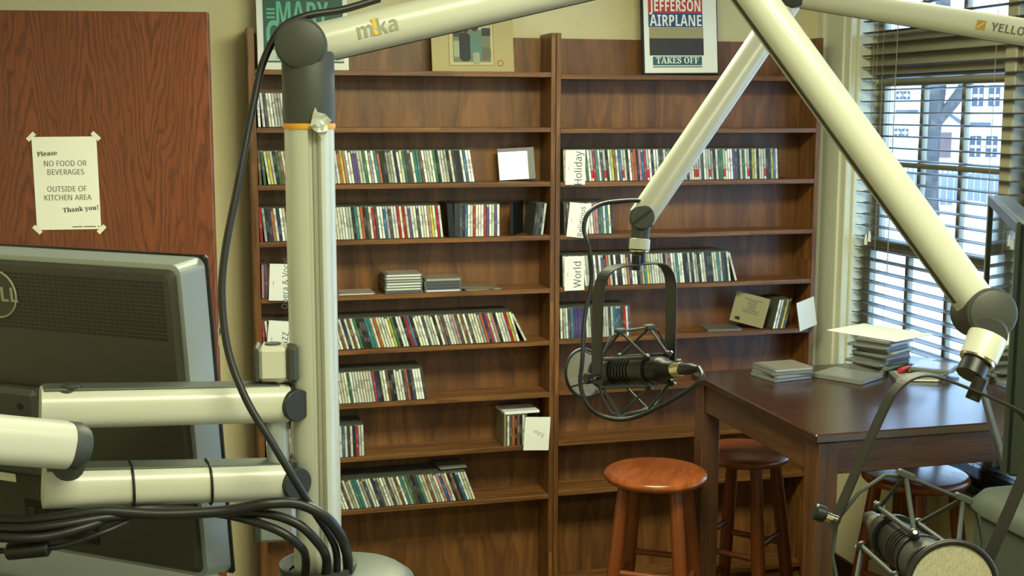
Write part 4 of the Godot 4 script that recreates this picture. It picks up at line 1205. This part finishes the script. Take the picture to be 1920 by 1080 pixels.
# ------------------------------------------------------------------ left monitor, seen from behind
func monitor_left() -> void:
	var yaw := deg_to_rad(38.0)
	var tau := deg_to_rad(5.0)
	var u := Vector3(cos(yaw), 0, sin(yaw))
	var n := Vector3(-sin(yaw), 0, cos(yaw))
	var up := Vector3.UP * cos(tau) + n * sin(tau)
	var b := Basis(u, up, u.cross(up))
	var t := thing("computer_monitor", "black flat computer monitor with silver rim seen from behind", "monitor", Transform3D(b, Vector3(0.0512, 1.3797, -1.4746)))
	var W := 0.56
	var H := 0.39
	part(t, "bezel", box(Vector3(W, H, 0.008), 0.003), M.black, at(Vector3(-W / 2, H / 2, -0.004)))
	part(t, "screen", box(Vector3(W - 0.04, H - 0.04, 0.001)), M.screen, at(Vector3(-W / 2, H / 2, -0.0087)))
	var st := begin()
	add_skin(st, [rect_ring(-W + 0.002, -0.002, 0.002, H - 0.002, 0.012, 0.0), rect_ring(-W + 0.002, -0.002, 0.016, H - 0.002, 0.012, 0.044)], false)
	part(t, "silver_rim", done(st), M.silver)
	# dark back shell, its underside cut back
	st = begin()
	add_skin(st, [rect_ring(-W + 0.008, -0.008, 0.020, H - 0.008, 0.010, 0.044), rect_ring(-W + 0.009, -0.009, 0.024, H - 0.009, 0.010, 0.050), rect_ring(-W + 0.012, -0.012, 0.027, H - 0.012, 0.010, 0.053)], false)
	part(t, "back_shell", done(st), M.shell)
	var sl := begin()
	for r in 15:
		for k in 34:
			add_box(sl, Vector3(-0.024 - k * 0.0084, H - 0.022 - r * 0.0046, 0.0532), Vector3(0.0064, 0.0024, 0.0006))
	var v := part(t, "vent_slots", done(sl), M.black)
	v.set_meta("kind", "stuff")
	# round badge
	var cx := -0.262
	var ring := []
	for k in 32:
		ring.append(Vector3(cx + cos(TAU * k / 32) * 0.028, 0.342 + sin(TAU * k / 32) * 0.028, 0.0540))
	sl = begin()
	add_skin(sl, rings_along(ring, circle(0.0013, 8)), true, false, true)
	part(t, "badge_plate", lathe([Vector2(0, 0), Vector2(0.028, 0), Vector2(0.028, 0.001), Vector2(0, 0.001)], 32, Transform3D(Basis(Vector3.RIGHT, PI / 2), Vector3(cx, 0.342, 0.0530))), M.shell)
	part(t, "badge_ring", done(sl), M.logo_grey)
	text(t, "DELL", 0.017, M.logo_grey, at(Vector3(cx, 0.342, 0.0545)), "Droid Sans", true, false, 1.15)
	# mounting plate, ports, sticker
	var pl := part(t, "mount_plate", box(Vector3(0.100, 0.110, 0.022), 0.006), M.charcoal, at(Vector3(-0.255, 0.178, 0.064)))
	for e in [[0.028, 0.035], [0.012, 0.016], [-0.02, 0.035]]:
		part(pl, "screw", lathe([Vector2(0, 0), Vector2(0.0045, 0), Vector2(0.0045, 0.001), Vector2(0, 0.001)], 14, Transform3D(Basis(Vector3.RIGHT, PI / 2), Vector3(e[0], e[1], 0.0108))), M.black)
	part(t, "mount_neck", tube([Vector3(-0.262, 0.165, 0.070), Vector3(-0.29, 0.18, 0.16), Vector3(-0.33, 0.20, 0.20)], 0.022, 18), M.charcoal)
	part(t, "side_port", box(Vector3(0.005, 0.022, 0.006), 0.001), M.black, at(Vector3(-0.018, 0.150, 0.0535)))
	part(t, "port_recess", box(Vector3(0.11, 0.045, 0.002)), M.black, at(Vector3(-0.205, 0.062, 0.0535)))
	for k in 6:
		part(t, "port", box(Vector3(0.012, 0.010, 0.002), 0.001), M.darkgrey, at(Vector3(-0.250 + k * 0.018, 0.070 - (k % 2) * 0.018, 0.0550)))
	part(t, "sticker", box(Vector3(0.03, 0.02, 0.0006)), M.paper, at(Vector3(-0.285, 0.115, 0.0538)))

# ------------------------------------------------------------------ microphone arms
func boom(parent: Node, a: Vector3, b: Vector3, under: Vector3) -> void:
	# oval tube with a dark cable slot along the underside
	var d := (b - a).normalized()
	var down := (under - d * under.dot(d)).normalized()
	part(parent, "boom_tube", bar([a, b], rounded(0.0440, 0.050, 0.0205, 8), down, true), M.arm)
	part(parent, "cable_slot", bar([a + down * 0.0215 + d * 0.012, b + down * 0.0215 - d * 0.012], rounded(0.003, 0.008, 0.001, 1), down), M.charcoal)

func joint(parent: Node, c: Vector3, toward: Vector3, r: float, half: float, fore := 0.0) -> void:
	var a := c - toward * half
	var b := c + toward * maxf(half, fore)
	part(parent, "joint_drum", drum(a, b, r, 0.002, 40), M.charcoal)
	part(parent, "joint_cap", lathe([Vector2(0, 0), Vector2(r * 0.92, 0), Vector2(r * 0.90, 0.0016), Vector2(r * 0.80, 0.0030), Vector2(0, 0.0042)], 40, axle(b, b + toward)), M.charcoal)

func microphone_arms() -> void:
	var toward := Vector3(-0.2572, 0.1394, 0.9562)
	var p1 := Vector3(0.1439, 2.0020, -1.4380)
	var e1 := Vector3(0.6405, 2.1213, -1.4242)
	var jA := Vector3(0.9335, 1.6914, -1.2879)
	var side := Vector3(-0.15, 0.0, 1.0).normalized()
	var t := thing("microphone_arm", "cream jointed microphone arm rising from the pole and reaching over the table", "microphone arm", Transform3D())
	joint(t, p1, side, 0.0280, 0.034, 0.054)
	var d1 := (e1 - p1).normalized()
	boom(t, p1 + d1 * 0.020, e1, Vector3.DOWN)
	joint(t, e1, (Vector3(-0.15, -0.05, 1.0)).normalized(), 0.0270, 0.030)
	boom(t, e1, jA.lerp(e1, 0.035), Vector3(-0.7, -0.7, 0.1))
	joint(t, jA, toward, 0.0300, 0.031)
	# wrist below the joint, down to the microphone
	var w := [Vector3(0.9164, 1.6702, -1.2529), Vector3(0.9015, 1.6451, -1.2480), Vector3(0.8901, 1.6319, -1.2439), Vector3(0.8806, 1.6175, -1.2391), Vector3(0.8760, 1.6065, -1.2388)]
	part(t, "wrist", tube([jA, Vector3(0.9270, 1.6730, -1.2650), w[0]], 0.0215, 24), M.charcoal)
	part(t, "wrist_collar", lathe([Vector2(0, 0), Vector2(0.0220, 0), Vector2(0.0225, 0.002), Vector2(0.0215, 0.030), Vector2(0, 0.030)], 36, axle(w[0], w[1])), M.arm)
	part(t, "chrome_ring", drum(w[1], w[1] + (w[2] - w[1]) * 0.35, 0.0205, 0.001), M.chrome)
	part(t, "wrist_nut", drum(w[1] + (w[2] - w[1]) * 0.3, w[2] + (w[3] - w[2]) * 0.4, 0.0165, 0.001), M.black)
	# lettering on the boom: on the side facing the room
	var bx := d1
	var bz := (side - bx * side.dot(bx)).normalized()
	var by := bz.cross(bx)
	var face := Basis(bx, by, bz)
	var o := p1 + d1 * 0.0790 + bz * 0.0253 + by * 0.001
	text(t, "m", 0.0165, M.logo_grey, Transform3D(face, o + bx * -0.0100), "Droid Sans", true)
	text(t, "!", 0.0180, M.logo_orange, Transform3D(face, o + bx * 0.0016 + by * 0.001), "Droid Sans", true, false, 1.2)
	text(t, "ka", 0.0165, M.logo_grey, Transform3D(face, o + bx * 0.0156), "Droid Sans", true)
	# second, farther arm
	var e2 := Vector3(1.1091, 2.1449, -2.1383)
	var c2 := Vector3(1.3714, 2.0627, -1.8256)
	var d2 := (c2 - e2).normalized()
	var end := e2 + d2 * 0.62
	var jB := Vector3(0.8261, 1.7378, -2.1550)
	var s := thing("microphone_arm", "cream jointed microphone arm hanging the yoke microphone before the bookcase", "microphone arm", Transform3D())
	boom(s, e2, end, Vector3.DOWN)
	joint(s, e2, Vector3(-0.5, 0, 0.87), 0.0270, 0.030)
	boom(s, e2, jB, Vector3(0.3, -0.5, -0.8))
	var tw := Vector3(-0.30, 0.12, 0.95).normalized()
	part(s, "joint_drum", drum(jB - tw * 0.034, jB + tw * 0.010, 0.0215, 0.002, 36), M.charcoal)
	part(s, "joint_knob", drum(jB + tw * 0.011, jB + tw * 0.026, 0.0225, 0.002, 36), M.charcoal)
	part(s, "knob_slot", box(Vector3(0.040, 0.005, 0.002), 0.0005), M.black, Transform3D(Basis(tw.cross(Vector3.UP).normalized() * -1.0, tw.cross(tw.cross(Vector3.UP).normalized()) * -1.0, tw).orthonormalized() * Basis(Vector3(0, 0, 1), deg_to_rad(38.0)), jB + tw * 0.0262))
	var b0 := Vector3(0.8219, 1.6990, -2.1505)
	part(s, "wrist", tube([jB, b0], 0.0175, 24, [1.0, 0.98]), M.charcoal)
	part(s, "wrist_collar", drum(b0 + Vector3(-0.0022, -0.020, 0.0027), b0, 0.0190, 0.001), M.arm)
	part(s, "brass_ring", drum(b0 + Vector3(-0.0024, -0.024, 0.003), b0 + Vector3(-0.0022, -0.020, 0.0027), 0.0178, 0.0008), M.brass)
	part(s, "wrist_nut", drum(b0 + Vector3(-0.0040, -0.045, 0.0048), b0 + Vector3(-0.0024, -0.024, 0.003), 0.0132, 0.001), M.black)
	# maker's mark and name near the post end of the far boom
	var fx := d2
	var fz := (Vector3(-0.766, 0, 0.643) - fx * fx.dot(Vector3(-0.766, 0, 0.643))).normalized()
	var fy := fz.cross(fx)
	var ff := Basis(fx, fy, fz)
	var m0 := e2 + d2 * 0.352 + fz * 0.0253
	part(s, "maker_mark", box(Vector3(0.0150, 0.0150, 0.0004)), M.logo_gold, Transform3D(ff, m0))
	part(s, "maker_mark", box(Vector3(0.0150, 0.0016, 0.0004)), M.arm, Transform3D(ff * Basis(Vector3(0, 0, 1), deg_to_rad(42.0)), m0 + fz * 0.0003))
	text(s, "YELLOWTEC", 0.0135, M.logo_text, Transform3D(ff, m0 + fx * 0.0700), "Droid Sans", true)
	joint(s, end, Vector3(-0.766, 0, 0.643), 0.0270, 0.024)
	var post := thing("support_pole", "cream floor-standing support pole of the far microphone arm", "pole", at(Vector3(end.x, 0, end.z)))
	part(post, "base_disc", lathe([Vector2(0, 0), Vector2(0.095, 0), Vector2(0.095, 0.012), Vector2(0.08, 0.028), Vector2(0, 0.032)], 40), M.base)
	part(post, "post", tube([Vector3(0, 0.03, 0), Vector3(0, end.y - 0.09, 0)], 0.0275, 28), M.pole)
	part(post, "collar", tube([Vector3(0, end.y - 0.09, 0), Vector3(0, end.y - 0.02, 0)], 0.0288, 28), M.charcoal)

# ------------------------------------------------------------------ microphones in their cradles
func microphone(xf: Transform3D, pitch: float, label: String) -> void:
	# local axes: the microphone looks along -z, the yoke stands along +y, its pivots lie on the x axis
	var t := thing("studio_microphone", label, "microphone", xf)
	var pb := Basis(Vector3.RIGHT, pitch)
	var L := Transform3D(pb * Basis(Vector3.RIGHT, -PI / 2), Vector3.ZERO)       # lathe axis: rear at -y, front at +y
	var P := Transform3D(pb, Vector3.ZERO)
	part(t, "body", lathe([Vector2(0, -0.104), Vector2(0.014, -0.104), Vector2(0.0165, -0.098), Vector2(0.0170, -0.088), Vector2(0.0235, -0.080), Vector2(0.0250, -0.070), Vector2(0.0250, -0.006), Vector2(0, -0.006)], 40, L), M.micbody)
	var prof := [Vector2(0, -0.006)]
	for k in 7:
		var y := -0.006 + k * 0.0085
		prof.append_array([Vector2(0.0215, y), Vector2(0.0215, y + 0.0025), Vector2(0.0262, y + 0.0035), Vector2(0.0262, y + 0.0075)])
	prof.append(Vector2(0, 0.053))
	part(t, "ribbed_section", lathe(prof, 40, L), M.micbody)
	part(t, "front_grille", lathe([Vector2(0, 0.0525), Vector2(0.0275, 0.0525), Vector2(0.0285, 0.056), Vector2(0.0285, 0.096), Vector2(0.026, 0.104), Vector2(0.018, 0.108), Vector2(0, 0.109)], 40, L), M.charcoal)
	part(t, "front_ring", lathe([Vector2(0.024, 0.090), Vector2(0.0305, 0.090), Vector2(0.0305, 0.095), Vector2(0.024, 0.095)], 40, L), M.black)
	part(t, "plug_collar", lathe([Vector2(0, -0.126), Vector2(0.0122, -0.126), Vector2(0.0128, -0.124), Vector2(0.0128, -0.1035), Vector2(0, -0.1035)], 28, L), M.brass)
	part(t, "cable_plug", lathe([Vector2(0, -0.166), Vector2(0.0055, -0.166), Vector2(0.0075, -0.158), Vector2(0.0105, -0.148), Vector2(0.0108, -0.126), Vector2(0, -0.126)], 24, L), M.black)
	# round pop screen
	var ps := Node3D.new()
	ps.name = "pop_screen"
	ps.transform = P
	t.add_child(ps, true)
	var ring := []
	for k in 40:
		ring.append(Vector3(cos(TAU * k / 40) * 0.0460, sin(TAU * k / 40) * 0.0460, -0.146))
	var st := begin()
	add_skin(st, rings_along(ring, circle(0.0035, 8)), true, false, true)
	part(ps, "rim", done(st), M.rubber)
	part(ps, "cloth", lathe([Vector2(0, 0.1452), Vector2(0.0445, 0.1452), Vector2(0.0445, 0.1468), Vector2(0, 0.1468)], 40, Transform3D(Basis(Vector3.RIGHT, -PI / 2), Vector3.ZERO)), M.mesh_cloth)
	for k in 3:
		var a := deg_to_rad(90.0 + 120.0 * k)
		part(ps, "prong", tube([Vector3(cos(a) * 0.027, sin(a) * 0.027, -0.092), Vector3(cos(a) * 0.045, sin(a) * 0.045, -0.145)], 0.0018, 8), M.rubber)
	# inner cradle: four rods with rubber balls at both ends and two straps
	var corners := [Vector3(-0.026, 0.026, 0), Vector3(0.026, 0.026, 0), Vector3(0.026, -0.026, 0), Vector3(-0.026, -0.026, 0)]
	for c in corners:
		var a: Vector3 = pb * (c + Vector3(0, 0, 0.066))
		var b: Vector3 = pb * (c + Vector3(0, 0, -0.066))
		var rod := part(t, "cradle_rod", tube([a, b], 0.0032, 10), M.charcoal)
		for e in [a, b]:
			part(rod, "rubber_ball", ball(e, 0.0072), M.rubber)
			part(rod, "screw_head", drum(e + (e - (e * 0.9)), e + (e * 0.14), 0.0026, 0.0004, 10), M.chrome)
	for z in [0.050, -0.045]:
		part(t, "cradle_band", lathe([Vector2(0.0255, z - 0.004), Vector2(0.0300, z - 0.004), Vector2(0.0300, z + 0.004), Vector2(0.0255, z + 0.004)], 32, L), M.black)
	# outer hoop, above and below
	var nodes := []
	for sgn in [1.0, -1.0]:
		part(t, "outer_hoop", tube([Vector3(-0.088, 0.004 * sgn, 0), Vector3(-0.078, 0.040 * sgn, 0), Vector3(-0.058, 0.070 * sgn, 0), Vector3(-0.036, 0.078 * sgn, 0), Vector3(0.036, 0.078 * sgn, 0), Vector3(0.058, 0.070 * sgn, 0), Vector3(0.078, 0.040 * sgn, 0), Vector3(0.088, 0.004 * sgn, 0)], 0.0024, 8), M.band)
		for x in [-0.036, 0.036]:
			nodes.append(Vector3(x, 0.078 * sgn, 0))
			part(t, "hoop_node", box(Vector3(0.020, 0.009, 0.013), 0.002), M.band, at(Vector3(x, 0.079 * sgn, 0)))
	# elastic cords from the hoop to the cradle
	for n in nodes:
		for z in [0.066, -0.066]:
			var c := Vector3(0.026 * signf(n.x), 0.026 * signf(n.y), z)
			part(t, "elastic_cord", tube([n, pb * c], 0.0028, 8), M.band)
	# yoke strap
	var yoke := [Vector3(-0.091, -0.012, 0), Vector3(-0.091, 0.06, 0), Vector3(-0.090, 0.140, 0), Vector3(-0.086, 0.168, 0), Vector3(-0.074, 0.187, 0), Vector3(-0.052, 0.197, 0), Vector3(0, 0.199, 0), Vector3(0.052, 0.197, 0), Vector3(0.074, 0.187, 0), Vector3(0.086, 0.168, 0), Vector3(0.090, 0.140, 0), Vector3(0.091, 0.06, 0), Vector3(0.091, -0.012, 0)]
	st = begin()
	add_skin(st, rings_along(smoothed(yoke, 4), rounded(0.028, 0.0032, 0.001, 2), Vector3(0, 0, 1)), false)
	part(t, "yoke", done(st), M.strap)
	for sx in [-1.0, 1.0]:
		part(t, "pivot_bolt", drum(Vector3(sx * 0.086, 0, 0), Vector3(sx * 0.104, 0, 0), 0.0052, 0.0006, 14), M.chrome)
		part(t, "pivot_knob", drum(Vector3(sx * 0.104, 0, 0), Vector3(sx * 0.118, 0, 0), 0.010, 0.002, 18), M.black)
	part(t, "yoke_stud", drum(Vector3(0, 0.188, 0), Vector3(0, 0.216, 0), 0.0085, 0.001, 18), M.black)

func microphones() -> void:
	var f := Vector3(-0.3716, 0, -0.9285)
	var z := -f
	var y := Vector3.UP
	var x := y.cross(z)
	microphone(Transform3D(Basis(x, y, z), Vector3(0.8080, 1.4560, -2.1320)), deg_to_rad(-11.0), "black ribbed studio microphone hanging in its yoke before the bookcase")
	var bx := Vector3(-0.8852, 0.3773, -0.2722)
	var by := Vector3(0.3873, 0.9217, 0.0182)
	var b := Basis(bx, by, bx.cross(by)).orthonormalized()
	microphone(Transform3D(b, Vector3(0.8053, 1.4288, -1.2266)), 0.0, "black studio microphone with round pop screen tilted below the arm by window")
	solo("black_cable", "black cable looping under the hanging microphone up to its arm joint", "cable", tube(smoothed([Vector3(0.8690, 1.4900, -1.9780), Vector3(0.8600, 1.4760, -1.9480), Vector3(0.8230, 1.4400, -1.9700), Vector3(0.7650, 1.4020, -2.0050), Vector3(0.7200, 1.3990, -2.0200), Vector3(0.6860, 1.4190, -2.0300), Vector3(0.6740, 1.4560, -2.0420), Vector3(0.6790, 1.4995, -2.0482), Vector3(0.6903, 1.5694, -2.0719), Vector3(0.7071, 1.6314, -2.0874), Vector3(0.7060, 1.6862, -2.0959), Vector3(0.7040, 1.7218, -2.1222), Vector3(0.7158, 1.7494, -2.1341), Vector3(0.7433, 1.7641, -2.1450), Vector3(0.7795, 1.7690, -2.1480), Vector3(0.8206, 1.7690, -2.1498), Vector3(0.8520, 1.7600, -2.1500)], 8), 0.0040, 10), M.rubber, Transform3D())

# ------------------------------------------------------------------ right monitor, almost edge-on
func monitor_right() -> void:
	var th := deg_to_rad(32.2)
	var away := Vector3(sin(th), 0, -cos(th))
	var n := Vector3(-cos(th), 0, -sin(th))                    # the screen looks this way
	var far := Vector3(1.3585, 1.4494, -1.8730)
	var t := thing("computer_monitor", "dark glossy flat monitor turned nearly edge-on, mirroring the window blind", "monitor", Transform3D(Basis(away, Vector3.UP, away.cross(Vector3.UP)), far))
	# local x: 0 at the far edge, negative towards the camera; the screen looks along -z or +z
	var s := signf(n.dot(away.cross(Vector3.UP)))
	var W := 0.567
	var H := 0.340
	part(t, "casing", box(Vector3(W, H, 0.030), 0.004), M.bezel, at(Vector3(-W / 2, H / 2, -s * 0.018)))
	part(t, "screen", box(Vector3(W - 0.034, H - 0.034, 0.002)), M.screen, at(Vector3(-W / 2, H / 2, -s * 0.0022)))
	for e in [[Vector3(0.017, H, 0.006), Vector3(-0.0085, H / 2, 0)], [Vector3(0.017, H, 0.006), Vector3(-W + 0.0085, H / 2, 0)], [Vector3(W - 0.034, 0.017, 0.006), Vector3(-W / 2, 0.0085, 0)], [Vector3(W - 0.034, 0.017, 0.006), Vector3(-W / 2, H - 0.0085, 0)]]:
		part(t, "bezel_bar", box(e[0], 0.0015), M.bezel, at(e[1]))
	part(t, "mount_neck", tube([Vector3(-W / 2, H / 2, -s * 0.033), Vector3(-W / 2, H / 2, -s * 0.20)], 0.020, 18), M.charcoal)
	part(t, "stand_post", tube([Vector3(-W / 2, -1.44, -s * 0.20), Vector3(-W / 2, H / 2 + 0.02, -s * 0.20)], 0.022, 18), M.charcoal)
	part(t, "stand_foot", lathe([Vector2(0, 0), Vector2(0.085, 0), Vector2(0.085, 0.010), Vector2(0, 0.018)], 32, at(Vector3(-W / 2, -1.4494, -s * 0.20))), M.charcoal)
